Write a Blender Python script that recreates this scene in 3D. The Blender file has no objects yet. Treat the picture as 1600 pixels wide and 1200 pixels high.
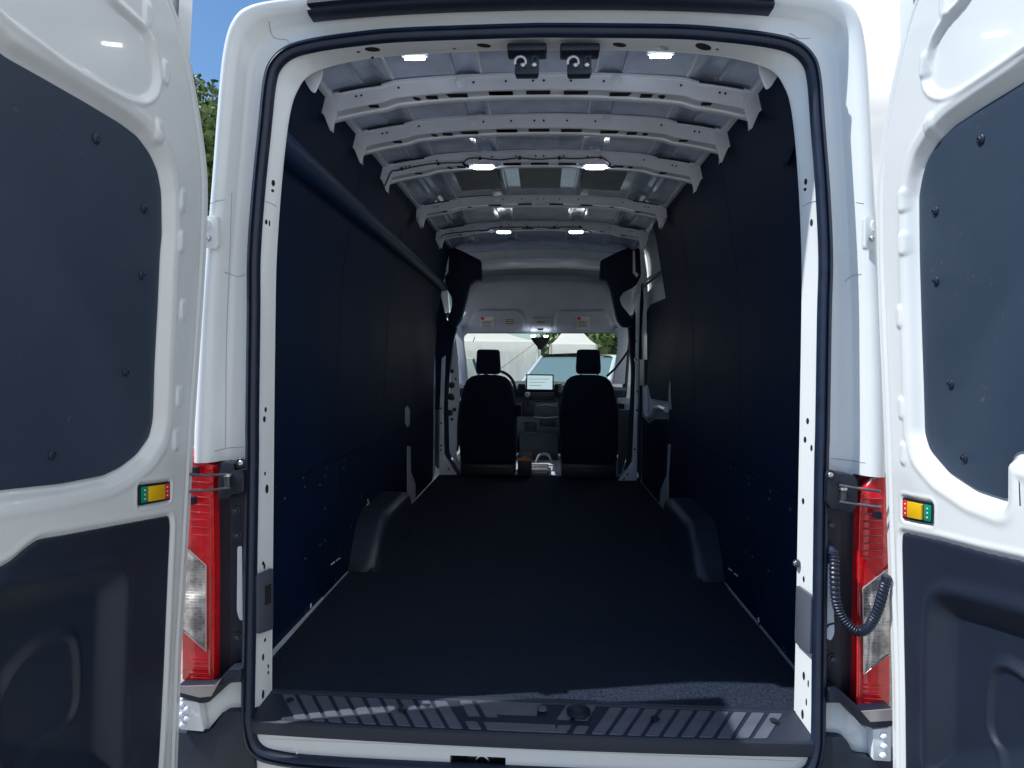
import bpy, bmesh, math, random
import numpy as np
from math import radians, sin, cos, pi
from mathutils import Vector, Matrix
from mathutils.bvhtree import BVHTree
random.seed(7); rng = np.random.default_rng(7)
S = bpy.context.scene
COL = S.collection
# ------------------------------------------------------------------ camera
YAW, PITCH, ROLL = radians(2.794), radians(1.967), radians(.730)
_F = np.array([-sin(YAW)*cos(PITCH), cos(YAW)*cos(PITCH), -sin(PITCH)])
_R0 = np.array([cos(YAW), sin(YAW), 0.0]); _U0 = np.cross(_R0, _F)
_R = _R0*cos(ROLL)+_U0*sin(ROLL); _U = _U0*cos(ROLL)-_R0*sin(ROLL)
CAM = np.array([0, 0, 1.79])
cam = bpy.data.cameras.new("camera"); camo = bpy.data.objects.new("camera", cam); COL.objects.link(camo)
m = Matrix.Identity(4)
for i in range(3):
    m[i][0] = _R[i]; m[i][1] = _U[i]; m[i][2] = -_F[i]; m[i][3] = CAM[i]
camo.matrix_world = m
cam.sensor_width = 36; cam.lens = 22.5; cam.clip_start = .05; cam.clip_end = 3000
S.camera = camo
# ------------------------------------------------------------------ light
TO_SUN = Vector((-.72, -.115, 1.0)).normalized()
sun_el = math.asin(TO_SUN.z)
W = bpy.data.worlds.new("World"); S.world = W; W.use_nodes = True
nt = W.node_tree; nt.nodes.clear()
wo = nt.nodes.new('ShaderNodeOutputWorld'); bg = nt.nodes.new('ShaderNodeBackground')
sky = nt.nodes.new('ShaderNodeTexSky'); sky.sky_type = 'NISHITA'; sky.sun_disc = False
sky.sun_elevation = sun_el; sky.sun_rotation = math.atan2(TO_SUN.x, TO_SUN.y)
sky.air_density = 1.2; sky.dust_density = .6; sky.ozone_density = 2.0
tc = nt.nodes.new('ShaderNodeTexCoord'); mp = nt.nodes.new('ShaderNodeMapping')
mp.inputs['Scale'].default_value = (1, 1, 2.6); mp.inputs['Location'].default_value = (.35, .1, 0)
nz = nt.nodes.new('ShaderNodeTexNoise'); nz.inputs['Scale'].default_value = 1.7; nz.inputs['Detail'].default_value = 8; nz.inputs['Roughness'].default_value = .55
sx = nt.nodes.new('ShaderNodeSeparateXYZ')
nt.links.new(tc.outputs['Generated'], mp.inputs[0]); nt.links.new(mp.outputs[0], nz.inputs[0]); nt.links.new(tc.outputs['Generated'], sx.inputs[0])
ad = nt.nodes.new('ShaderNodeMath'); ad.operation = 'MULTIPLY_ADD'; ad.inputs[1].default_value = .70
nt.links.new(sx.outputs['X'], ad.inputs[0]); nt.links.new(nz.outputs['Fac'], ad.inputs[2])
rp = nt.nodes.new('ShaderNodeValToRGB'); rp.color_ramp.elements[0].position = .47; rp.color_ramp.elements[1].position = .60
nt.links.new(ad.outputs[0], rp.inputs[0])
mx = nt.nodes.new('ShaderNodeMix'); mx.data_type = 'RGBA'
nt.links.new(rp.outputs['Color'], mx.inputs['Factor']); gm = nt.nodes.new('ShaderNodeMix'); gm.data_type = 'RGBA'; gm.blend_type = 'MULTIPLY'; gm.inputs['Factor'].default_value = 1; gm.inputs['B'].default_value = (.80, 1.04, 1.26, 1)
nt.links.new(sky.outputs[0], gm.inputs['A']); nt.links.new(gm.outputs['Result'], mx.inputs['A'])
cn = nt.nodes.new('ShaderNodeTexNoise'); cn.inputs['Scale'].default_value = 3.1; cn.inputs['Detail'].default_value = 9
cr = nt.nodes.new('ShaderNodeValToRGB'); cr.color_ramp.elements[0].position = .36; cr.color_ramp.elements[1].position = .62
cr.color_ramp.elements[0].color = (.58, .63, .68, 1); cr.color_ramp.elements[1].color = (.97, .98, .98, 1)
cm = nt.nodes.new('ShaderNodeMix'); cm.data_type = 'RGBA'; cm.blend_type = 'MULTIPLY'; cm.inputs['Factor'].default_value = 1; cm.inputs['A'].default_value = (11, 11, 11, 1)
cm.clamp_result = False
nt.links.new(mp.outputs[0], cn.inputs[0]); nt.links.new(cn.outputs['Fac'], cr.inputs[0]); nt.links.new(cr.outputs[0], cm.inputs['B']); nt.links.new(cm.outputs['Result'], mx.inputs['B'])
nt.links.new(mx.outputs['Result'], bg.inputs[0]); bg.inputs[1].default_value = .10
nt.links.new(bg.outputs[0], wo.inputs[0])
sl = bpy.data.lights.new("sun", 'SUN'); sl.energy = 4.9; sl.angle = radians(.5); sl.color = (1, .96, .89)
so = bpy.data.objects.new("sun", sl); COL.objects.link(so)
so.rotation_euler = TO_SUN.to_track_quat('Z', 'Y').to_euler()
S.view_settings.view_transform = 'Standard'; S.view_settings.look = 'None'
S.view_settings.exposure = 0.2; S.view_settings.gamma = 1.0
S.cycles.max_bounces = 10; S.cycles.diffuse_bounces = 6

# ------------------------------------------------------------------ materials
MATS = {}
def mat(name, col, rough=.5, metal=0., bump=0., bscale=400., coat=0., var=0., vscale=6., spec=.5, emit=None, estr=0., dist=.001, dust=0., dsc=45., dcol=(.35, .35, .34)):
    if name in MATS: return MATS[name]
    M = bpy.data.materials.new(name); M.use_nodes = True; n = M.node_tree; b = n.nodes['Principled BSDF']
    b.inputs['Base Color'].default_value = (*col, 1); b.inputs['Roughness'].default_value = rough
    b.inputs['Metallic'].default_value = metal; b.inputs['Coat Weight'].default_value = coat; b.inputs['Coat Roughness'].default_value = .04
    b.inputs['Specular IOR Level'].default_value = spec
    t = n.nodes.new('ShaderNodeTexCoord')
    if var > 0:
        z = n.nodes.new('ShaderNodeTexNoise'); z.inputs['Scale'].default_value = vscale; z.inputs['Detail'].default_value = 7
        n.links.new(t.outputs['Object'], z.inputs[0])
        r = n.nodes.new('ShaderNodeValToRGB'); r.color_ramp.elements[0].position = .3; r.color_ramp.elements[1].position = .7
        r.color_ramp.elements[0].color = (*[c*(1-var) for c in col], 1); r.color_ramp.elements[1].color = (*[min(1, c*(1+var)) for c in col], 1)
        n.links.new(z.outputs['Fac'], r.inputs[0]); n.links.new(r.outputs[0], b.inputs['Base Color'])
        mr = n.nodes.new('ShaderNodeMapRange'); mr.inputs['To Min'].default_value = max(.02, rough*(1-var*.8)); mr.inputs['To Max'].default_value = min(1, rough*(1+var*.8))
        n.links.new(z.outputs['Fac'], mr.inputs[0]); n.links.new(mr.outputs[0], b.inputs['Roughness'])
    if dust > 0:
        src = b.inputs['Base Color'].links[0].from_socket if b.inputs['Base Color'].links else None
        fac = None
        for sc_, lo, hi, am in ((dsc, .66, .70, dust), (4.5, .45, .75, dust*.12)):
            dz = n.nodes.new('ShaderNodeTexNoise'); dz.inputs['Scale'].default_value = sc_; dz.inputs['Detail'].default_value = 5; dz.inputs['Roughness'].default_value = .7
            n.links.new(t.outputs['Object'], dz.inputs[0])
            mr_ = n.nodes.new('ShaderNodeMapRange'); mr_.inputs['From Min'].default_value = lo; mr_.inputs['From Max'].default_value = hi; mr_.inputs['To Max'].default_value = am
            n.links.new(dz.outputs['Fac'], mr_.inputs[0])
            mm = n.nodes.new('ShaderNodeMix'); mm.data_type = 'RGBA'; mm.inputs['B'].default_value = (*dcol, 1)
            if src is not None: n.links.new(src, mm.inputs['A'])
            else: mm.inputs['A'].default_value = (*col, 1)
            n.links.new(mr_.outputs[0], mm.inputs['Factor']); src = mm.outputs['Result']
        n.links.new(src, b.inputs['Base Color'])
    if bump > 0:
        z2 = n.nodes.new('ShaderNodeTexNoise'); z2.inputs['Scale'].default_value = bscale; z2.inputs['Detail'].default_value = 3
        bp = n.nodes.new('ShaderNodeBump'); bp.inputs['Strength'].default_value = bump; bp.inputs['Distance'].default_value = dist
        n.links.new(t.outputs['Object'], z2.inputs[0]); n.links.new(z2.outputs['Fac'], bp.inputs['Height']); n.links.new(bp.outputs[0], b.inputs['Normal'])
    if emit: b.inputs['Emission Color'].default_value = (*emit, 1); b.inputs['Emission Strength'].default_value = estr
    MATS[name] = M; return M
paint = mat('white_paint', (.68, .735, .785), .24, coat=.6, var=.03, vscale=3)
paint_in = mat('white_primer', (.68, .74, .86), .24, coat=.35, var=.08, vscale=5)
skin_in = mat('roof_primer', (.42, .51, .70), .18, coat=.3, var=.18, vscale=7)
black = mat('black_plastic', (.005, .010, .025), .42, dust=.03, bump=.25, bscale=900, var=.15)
rubber = mat('black_rubber', (.007, .016, .042), .42, var=.2, vscale=20)
trim = mat('grained_trim', (.009, .017, .037), .50, dust=.03, bump=.5, bscale=1400, var=.10, vscale=4)
board = mat('grained_board', (.024, .042, .077), .50, dust=.12, dsc=30., bump=.5, bscale=700, var=.10, vscale=3, dist=.0006)
wallm = mat('wall_board', (.0018, .012, .048), .60, dust=.05, dcol=(.10, .14, .22), bump=.3, bscale=500, var=.15, vscale=3, spec=.15)
carpet = mat('floor_fleece', (.014, .024, .047), .95, dust=.10, dsc=110., bump=1., bscale=170, var=.6, vscale=95, spec=.2, dist=.008)
grey = mat('grey_plastic', (.075, .09, .125), .45, bump=.2, bscale=900, var=.08)
rivet = mat('rivet_plastic', (.022, .036, .065), .3)
tread = mat('tread_pad', (.085, .098, .140), .34, dust=.08, bump=.3, bscale=800, var=.12, vscale=15)
head = mat('headliner_cloth', (.40, .44, .53), .9, bump=.4, bscale=600, var=.06)
cloth = mat('seat_cloth', (.006, .012, .034), .85, bump=.4, bscale=500, var=.2, spec=.2)
dashm = mat('dash_plastic', (.018, .028, .05), .6, bump=.3, bscale=700, var=.1)
metal = mat('bare_metal', (.55, .56, .58), .3, metal=1, var=.15, vscale=30)
darkmetal = mat('dark_metal', (.08, .09, .11), .35, metal=.8, var=.2, vscale=30)
hole = mat('dark_opening', (.004, .006, .012), .8)
redl = mat('red_lens', (.56, .004, .010), .10, coat=1, bump=.35, bscale=70, var=.25, vscale=40, dist=.003)
redd = mat('deep_red_lens', (.32, .003, .008), .10, coat=1, bump=.6, bscale=160, var=.3, vscale=80, dist=.002)
yel = mat('yellow_plastic', (.75, .46, .01), .4, var=.05)
redp = mat('red_plastic', (.62, .03, .03), .4); grn = mat('green_plastic', (.0, .26, .16), .4)
whit = mat('white_print', (.8, .8, .8), .5)
paper = mat('label_paper', (.62, .63, .62), .6, var=.05); orange = mat('orange_print', (.65, .22, .05), .5)
seam = mat('seam_sealer', (.36, .39, .44), .6)
pad = mat('sound_pad', (.17, .20, .20), .5, bump=.3, bscale=300, var=.2)
silver = mat('silver_trim', (.42, .40, .41), .35, metal=.5, var=.1)
lamp = mat('lit_lamp', (.9, .9, .85), .3, emit=(.92, .97, 1.), estr=26)
fabric = mat('tent_fabric', (.86, .87, .84), .7, bump=.3, bscale=20, var=.05)
_n = fabric.node_tree; _b = _n.nodes['Principled BSDF']; _t = _n.nodes.new('ShaderNodeBsdfTranslucent'); _t.inputs[0].default_value = (.8, .82, .8, 1)
_m = _n.nodes.new('ShaderNodeMixShader'); _m.inputs[0].default_value = .6; _o = _n.nodes['Material Output']
_n.links.new(_b.outputs[0], _m.inputs[1]); _n.links.new(_t.outputs[0], _m.inputs[2]); _n.links.new(_m.outputs[0], _o.inputs[0])
curtain = mat('curtain_fabric', (.88, .89, .86), .7, bump=.4, bscale=8, var=.08, vscale=2, dist=.02)
tarp = mat('tarpaulin_dark', (.02, .02, .02), .7)
screenm = mat('screen_glass', (.02, .02, .02), .15, emit=(.45, .62, .66), estr=.9)
bark = mat('bark', (.10, .075, .05), .9, bump=.8, bscale=30, var=.3)
def leaf_mat(name, c):
    M = mat(name, c, .55, var=.5, vscale=2.2); b = M.node_tree.nodes['Principled BSDF']
    b.inputs['Transmission Weight'].default_value = 0; b.inputs['Subsurface Weight'].default_value = 0
    return M
leaf = leaf_mat('leaf', (.075, .13, .03))
def glass_mat(name, tint, mixf):
    M = bpy.data.materials.new(name); M.use_nodes = True; n = M.node_tree; n.nodes.clear()
    o = n.nodes.new('ShaderNodeOutputMaterial'); mi = n.nodes.new('ShaderNodeMixShader'); t = n.nodes.new('ShaderNodeBsdfTransparent'); g = n.nodes.new('ShaderNodeBsdfGlossy')
    fr0 = n.nodes.new('ShaderNodeLayerWeight'); fr = n.nodes.new('ShaderNodeMath'); fr.operation = 'POWER'; fr.inputs[1].default_value = 5; n.links.new(fr0.outputs['Facing'], fr.inputs[0])
    mu = n.nodes.new('ShaderNodeMath'); mu.operation = 'MULTIPLY_ADD'; mu.inputs[1].default_value = .8; mu.inputs[2].default_value = .04+mixf
    t.inputs[0].default_value = (*tint, 1); g.inputs['Roughness'].default_value = .02
    n.links.new(fr.outputs[0], mu.inputs[0]); n.links.new(mu.outputs[0], mi.inputs[0]); n.links.new(t.outputs[0], mi.inputs[1]); n.links.new(g.outputs[0], mi.inputs[2]); n.links.new(mi.outputs[0], o.inputs[0])
    return M
glass = glass_mat('window_glass', (.96, .99, .98), 0.)
carglass = mat('car_glass', (.10, .16, .17), .05, coat=1)
# clear faceted lens
def lens_mat():
    M = bpy.data.materials.new('clear_lens'); M.use_nodes = True; n = M.node_tree; b = n.nodes['Principled BSDF']
    b.inputs['Roughness'].default_value = .12; b.inputs['Coat Weight'].default_value = 1
    t = n.nodes.new('ShaderNodeTexCoord'); mp_ = n.nodes.new('ShaderNodeMapping'); mp_.inputs['Rotation'].default_value = (pi/2, 0, 0)
    br = n.nodes.new('ShaderNodeTexBrick'); br.inputs['Scale'].default_value = 42; br.inputs['Mortar Size'].default_value = .035; br.inputs['Mortar Smooth'].default_value = .6
    br.inputs['Brick Width'].default_value = .55; br.inputs['Row Height'].default_value = .38; br.offset = .0
    br.inputs['Color1'].default_value = (.42, .42, .43, 1); br.inputs['Color2'].default_value = (.75, .74, .72, 1); br.inputs['Mortar'].default_value = (.85, .84, .82, 1)
    n.links.new(t.outputs['Object'], mp_.inputs[0]); n.links.new(mp_.outputs[0], br.inputs[0])
    nz_ = n.nodes.new('ShaderNodeTexNoise'); nz_.inputs['Scale'].default_value = 14; n.links.new(t.outputs['Object'], nz_.inputs[0])
    rr_ = n.nodes.new('ShaderNodeValToRGB'); rr_.color_ramp.elements[0].position = .38; rr_.color_ramp.elements[1].position = .62; rr_.color_ramp.elements[0].color = (.25, .25, .26, 1)
    n.links.new(nz_.outputs['Fac'], rr_.inputs[0])
    mm = n.nodes.new('ShaderNodeMix'); mm.data_type = 'RGBA'; mm.blend_type = 'MULTIPLY'; mm.inputs['Factor'].default_value = .85
    n.links.new(br.outputs['Color'], mm.inputs['A']); n.links.new(rr_.outputs[0], mm.inputs['B']); n.links.new(mm.outputs['Result'], b.inputs['Base Color'])
    b.inputs['Metallic'].default_value = .55
    bp = n.nodes.new('ShaderNodeBump'); bp.inputs['Strength'].default_value = .6; bp.inputs['Distance'].default_value = .003
    n.links.new(br.outputs['Fac'], bp.inputs['Height']); n.links.new(bp.outputs[0], b.inputs['Normal'])
    return M
clear = lens_mat()

# ------------------------------------------------------------------ helpers
X0 = -.034
def tag(o, label=None, cat=None, group=None, kind=None):
    if label: o['label'] = label
    if cat: o['category'] = cat
    if group: o['group'] = group
    if kind: o['kind'] = kind
    return o
def empty(name, loc, label, cat, group=None):
    o = bpy.data.objects.new(name, None); COL.objects.link(o); o.location = loc; o.empty_display_size = .2
    o['wl'] = list(loc); return tag(o, label, cat, group)
class MB:
    def __init__(s): s.v = []; s.f = []
    def add(s, vs, fs):
        n = len(s.v); s.v += [tuple(map(float, p)) for p in vs]; s.f += [tuple(n+i for i in f) for f in fs]; return s
    def box(s, x0, x1, y0, y1, z0, z1, bev=0):
        if bev:
            bm = bmesh.new(); bmesh.ops.create_cube(bm, size=1)
            for v in bm.verts: v.co = Vector((x0+(v.co.x+.5)*(x1-x0), y0+(v.co.y+.5)*(y1-y0), z0+(v.co.z+.5)*(z1-z0)))
            bmesh.ops.bevel(bm, geom=bm.edges[:], offset=bev, segments=3, affect='EDGES', profile=.5)
            return s.bm(bm)
        c = [(x, y, z) for x in (x0, x1) for y in (y0, y1) for z in (z0, z1)]
        return s.add(c, [(0, 1, 3, 2), (4, 6, 7, 5), (0, 4, 5, 1), (2, 3, 7, 6), (0, 2, 6, 4), (1, 5, 7, 3)])
    def bm(s, bm):
        bm.verts.ensure_lookup_table(); bm.verts.index_update()
        s.add([v.co for v in bm.verts], [[v.index for v in f.verts] for f in bm.faces]); bm.free(); return s
    def loft(s, rings, close=False, cap=False):
        n = len(rings[0]); vs = [p for r in rings for p in r]; fs = []
        for i in range(len(rings)-1):
            for j in range(n if close else n-1):
                a = i*n+j; b = i*n+(j+1) % n; fs.append((a, b, b+n, a+n))
        if cap: fs.append(tuple(range(n))); fs.append(tuple((len(rings)-1)*n+k for k in reversed(range(n))))
        return s.add(vs, fs)
    def tube(s, path, r, seg=10, cap=True):
        P = [Vector(p) for p in path]; rings = []; up = Vector((0, 0, 1)); prev = None
        for i, p in enumerate(P):
            t = (P[min(i+1, len(P)-1)]-P[max(i-1, 0)]).normalized()
            if prev is None:
                a = up if abs(t.dot(up)) < .9 else Vector((1, 0, 0)); nrm = t.cross(a).normalized()
            else: nrm = (prev-t*prev.dot(t)).normalized()
            prev = nrm; bn = t.cross(nrm); rr = r[i] if hasattr(r, '__len__') else r
            rings.append([p+(nrm*cos(2*pi*k/seg)+bn*sin(2*pi*k/seg))*rr for k in range(seg)])
        return s.loft(rings, True, cap)
    def prism(s, pts, d, bev=0, seg=2):
        """planar outline pts (3-D) given the thickness vector d"""
        bm = bmesh.new(); vs = [bm.verts.new(p) for p in pts]; f = bm.faces.new(vs)
        r = bmesh.ops.extrude_face_region(bm, geom=[f]); nv = [g for g in r['geom'] if isinstance(g, bmesh.types.BMVert)]
        bmesh.ops.translate(bm, verts=nv, vec=Vector(d)); bmesh.ops.recalc_face_normals(bm, faces=bm.faces)
        if bev: bmesh.ops.bevel(bm, geom=[e for e in bm.edges], offset=bev, segments=seg, affect='EDGES', profile=.5, clamp_overlap=True)
        return s.bm(bm)
    def disc(s, c, n, r, h, seg=14, dome=0., rx=1.):
        n = Vector(n).normalized(); a = n.orthogonal().normalized() if abs(n.z) > .9 else Vector((0, 0, 1)).cross(n).normalized(); b = n.cross(a); c = Vector(c)
        rr = [(1, 0), (1, h*.7), (.85, h), (.45, h+dome), (.01, h+dome*1.2)]
        return s.loft([[c+n*hh+(a*cos(2*pi*k/seg)*rx+b*sin(2*pi*k/seg))*r*q for k in range(seg)] for q, hh in rr], True, True)
    def build(s, name, m, parent=None, smooth=True, ang=35, label=None, uv=None):
        V = np.array(s.v, float); c = (V.min(0)+V.max(0))/2
        me = bpy.data.meshes.new(name); me.from_pydata((V-c).tolist(), [], s.f); me.materials.append(m)
        bm = bmesh.new(); bm.from_mesh(me); bmesh.ops.recalc_face_normals(bm, faces=bm.faces) if len(s.f) < 60000 else None; bm.to_mesh(me); bm.free()
        if smooth: me.shade_smooth(); me.set_sharp_from_angle(angle=radians(ang))
        o = bpy.data.objects.new(name, me); COL.objects.link(o)
        o['wl'] = c.tolist()
        if parent is not None: o.parent = parent; o.location = c-np.array(parent['wl'])
        else: o.location = c
        if label: o['label'] = label
        return o
def ray(u, v): return _F+_R*(u-800)/1000-_U*(v-600)/1000
def onp(u, v, n, d):
    q = ray(u, v); n = np.array(n, float); return CAM+q*((d-n@CAM)/(n@q))
def pY(u, v, Y): return onp(u, v, (0, 1, 0), Y)
def pX(u, v, X): return onp(u, v, (1, 0, 0), X)
def pZ(u, v, Z): return onp(u, v, (0, 0, 1), Z)
def chaikin(P, n=2, closed=True):
    P = np.array(P, float)
    for _ in range(n):
        Q = []
        m_ = len(P)
        for i in range(m_ if closed else m_-1):
            a, b = P[i], P[(i+1) % m_]; Q += [a*.75+b*.25, a*.25+b*.75]
        if not closed: Q = [P[0]]+Q+[P[-1]]
        P = np.array(Q)
    return P
def rnd(P, r=.02, k=5):
    """polygon with corners rounded by radius-like distance r"""
    P = [np.array(p, float) for p in P]; out = []
    for i, p in enumerate(P):
        a, b = P[i-1], P[(i+1) % len(P)]; da, db = a-p, b-p; la, lb = np.linalg.norm(da), np.linalg.norm(db)
        rr = min(r, la*.45, lb*.45); s, e = p+da/la*rr, p+db/lb*rr
        for t in np.linspace(0, 1, k): out.append(s*(1-t)**2+2*p*t*(1-t)+e*t*t)
    return out
def catmull(P, n):
    P = np.array(P, float); d = np.r_[0, np.cumsum(np.linalg.norm(np.diff(P, axis=0), axis=1))]; out = []
    t = np.linspace(0, 1, n)*(len(P)-1)
    for x in t:
        i = min(int(x), len(P)-2); f = x-i
        p0, p1, p2, p3 = P[max(i-1, 0)], P[i], P[i+1], P[min(i+2, len(P)-1)]
        out.append(.5*((2*p1)+(-p0+p2)*f+(2*p0-5*p1+4*p2-p3)*f*f+(-p0+3*p1-3*p2+p3)*f**3))
    return np.array(out)
def sdp(Q, poly):
    """signed distance of points Q (n,2) to polygon, negative inside, and nearest boundary point"""
    poly = np.array(poly, float); best = np.full(len(Q), 1e9); near = np.zeros_like(Q); ins = np.zeros(len(Q), bool)
    for i in range(len(poly)):
        a, b = poly[i-1], poly[i]; e = b-a; L = e@e
        if L < 1e-14: continue
        t = np.clip(((Q-a)@e)/L, 0, 1); pr = a+t[:, None]*e; d = np.linalg.norm(Q-pr, axis=1)
        k = d < best; best[k] = d[k]; near[k] = pr[k]
        c = (a[1] > Q[:, 1]) != (b[1] > Q[:, 1])
        with np.errstate(divide='ignore', invalid='ignore'):
            xx = a[0]+(Q[:, 1]-a[1])*(b[0]-a[0])/(b[1]-a[1])
        ins ^= c & (Q[:, 0] < xx)
    return np.where(ins, -best, best), near
def sstep(a, b, x): t = np.clip((x-a)/(b-a), 0, 1); return t*t*(3-2*t)
def relief(outline, to3, hf, res, skirt=.01):
    """pressed sheet: dense grid inside outline, height hf(Q), border snapped to the outline, a skirt turned back"""
    ol = np.array(outline, float); lo, hi = ol.min(0), ol.max(0); n = np.maximum(2, np.ceil((hi-lo)/res).astype(int))
    gx, gy = np.linspace(lo[0], hi[0], n[0]+1), np.linspace(lo[1], hi[1], n[1]+1)
    G = np.stack(np.meshgrid(gx, gy, indexing='ij'), -1).reshape(-1, 2)
    cx, cy = (gx[1:]+gx[:-1])/2, (gy[1:]+gy[:-1])/2
    C = np.stack(np.meshgrid(cx, cy, indexing='ij'), -1).reshape(-1, 2)
    ins = sdp(C, ol)[0] < 0
    ii, jj = np.divmod(np.arange(len(C)), n[1]); w = n[1]+1
    F = np.stack([ii*w+jj, (ii+1)*w+jj, (ii+1)*w+jj+1, ii*w+jj+1], 1)[ins]
    E = np.concatenate([F[:, [k, (k+1) % 4]] for k in range(4)]); key = np.sort(E, 1); kk = key[:, 0]*len(G)+key[:, 1]
    _, inv, cnt = np.unique(kk, return_inverse=True, return_counts=True); B = E[cnt[inv] == 1]
    bv = np.unique(B); G[bv] = sdp(G[bv], ol)[1]
    used = np.unique(F); remap = -np.ones(len(G), int); remap[used] = np.arange(len(used))
    Q = G[used]; H = hf(Q); V = to3(Q, H); F = remap[F]; B = remap[B]
    bvs = np.unique(B); m2 = {b: len(V)+i for i, b in enumerate(bvs)}
    V2 = to3(Q[bvs], H[bvs]-skirt); V = np.concatenate([V, V2])
    mb = MB(); mb.v = V.tolist(); mb.f = F.tolist()+[(b, a, m2[a], m2[b]) for a, b in B.tolist()]
    return mb
def bvh(o):
    me = o.data; off = Vector(o['wl']); return BVHTree.FromPolygons([tuple(v.co+off) for v in me.vertices], [tuple(p.vertices) for p in me.polygons])
def hit(t, u, v):
    q = Vector(ray(u, v)).normalized(); r = t.ray_cast(Vector(CAM), q)
    if r[0] is None: return None
    n = r[1]; n = n if n.dot(q) < 0 else -n
    return r[0], n

# ================================================================== THE VAN
van = empty('cargo_van', (X0, 1.88, 0), 'empty white high-roof cargo van seen through its two open rear doors', 'van')
def YF(z): return 1.88+.03*(z-1.0)
SE = [(0, 2.775), (.18, 2.772), (.41, 2.766), (.545, 2.755), (.673, 2.738), (.747, 2.717), (.790, 2.679), (.808, 2.622), (.821, 2.485), (.838, 2.295), (.849, 2.105), (.848, 1.93), (.848, 1.6), (.847, 1.475), (.849, .935), (.850, .75), (.847, .67), (.823, .604), (.75, .578), (.55, .568), (0, .565)]
OU = [(0, 2.925), (.18, 2.922), (.41, 2.915), (.56, 2.905), (.76, 2.893), (.885, 2.873), (.940, 2.825), (.968, 2.72), (.984, 2.53), (.996, 2.33), (1.012, 2.12), (1.028, 1.93), (1.045, 1.62), (1.048, 1.475)]
IN = [(0, 2.785, 2.08), (.18, 2.785, 2.08), (.41, 2.776, 2.08), (.545, 2.755, 2.06), (.655, 2.718, 2.03), (.715, 2.675, 2.0), (.745, 2.625, 1.99), (.762, 2.57, 1.985), (.776, 2.47, 1.98), (.793, 2.30, 1.98), (.806, 2.105, 1.98), (.810, 1.93, 1.98), (.814, 1.6, 1.98), (.815, 1.475, 1.98), (.820, .935, 1.98), (.821, .75, 1.98), (.821, .69, 1.98)]
NS = len(SE)
se = catmull(SE, 161); ou = catmull(OU, 105); inn = catmull(IN, 129)   # 8 samples per span in each, so index i matches
def ring(side, f): return f(side)
def arch(fn, n):
    """full ring right-bottom -> top -> left-bottom from a half curve function fn(i)->(w,z,Y)"""
    R_ = [fn(i) for i in range(n)]
    return [(X0+w, y, z) for w, z, y in reversed(R_)]+[(X0-w, y, z) for w, z, y in R_[1:]]
# rear frame from the seal outwards: gutter, ridge, rounded corner, then the flank
prof = [(.02, .006), (.10, .010), (.16, .030), (.40, .032), (.50, .022), (.58, -.012), (.64, -.026), (.74, -.034), (.80, -.030), (.86, -.014), (.93, .015), (1.0, .05)]
rings = []
for t, dy in prof:
    rings.append(arch(lambda i: (se[i][0]*(1-t)+ou[i][0]*t, se[i][1]*(1-t)+ou[i][1]*t, YF(se[i][1]*(1-t)+ou[i][1]*t)+dy), 105))
for k, yy in ((1.004, 2.15), (1.012, 2.6)):
    rings.append(arch(lambda i: (ou[i][0]*k, 2.925+(ou[i][1]-2.925)*1.0 if True else 0, yy), 105))
frame = MB().loft(rings).build('rear_frame', paint, van, ang=50); frame_t = bvh(frame)
# inner jamb: from the seal into the van
rings = [arch(lambda i: (se[i][0]-.0, se[i][1], YF(se[i][1])+.006), 129), arch(lambda i: (se[i][0]*.992-.004, se[i][1]-.006*(se[i][1] > 1), YF(se[i][1])+.02), 129)]
rings.append(arch(lambda i: (inn[i][0]+.004, inn[i][1]+.002, inn[i][2]-.01), 129))
rings.append(arch(lambda i: (inn[i][0], inn[i][1], inn[i][2]), 129))
rings.append(arch(lambda i: (inn[i][0]+.012, inn[i][1]+.01, inn[i][2]+.01), 129))
rings.append(arch(lambda i: (inn[i][0]*1.0+.10, inn[i][1]+.10, inn[i][2]+.02), 129))
jamb = MB().loft(rings).build('door_jamb', paint, van, ang=40); jamb_t = bvh(jamb)
# rubber seal: two-lip section swept round the whole opening
def sealring(off, dy):
    out = []
    for i in range(161):
        a, b = se[max(i-1, 0)], se[min(i+1, 160)]; t = (b-a)/np.linalg.norm(b-a); nrm = np.array([-t[1], t[0]])
        if nrm@(se[i]-np.array([0, 1.6])) < 0: nrm = -nrm
        p = se[i]+nrm*off; out.append((max(p[0], 0) if 0 < i < 160 else 0, p[1], YF(p[1])+dy))
    return [(X0+w, y, z) for w, z, y in reversed(out)]+[(X0-w, y, z) for w, z, y in out[1:]]
R_ = [sealring(*q) for q in ((.017, .012), (.019, -.004), (.014, -.014), (.006, -.017), (.003, -.009), (.000, -.009), (-.004, -.017), (-.012, -.015), (-.017, -.006), (-.018, .010))]
MB().loft(R_).build('door_seal', rubber, van, ang=60)
# black roof drip strip over the doors
ww = np.linspace(-.675, .675, 40); rr = []
for (dz, dy) in ((-.018, .02), (-.018, -.024), (-.010, -.034), (.004, -.026), (.008, -.036), (.018, -.034), (.024, -.02), (.024, .03)):
    rr.append([(X0+w, 1.93+dy-.012, 2.852-.020*(w/.675)**2-.006*abs(w/.675)**4+dz) for w in ww])
MB().loft(rr).build('roof_drip_strip', black, van, ang=40)
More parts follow.
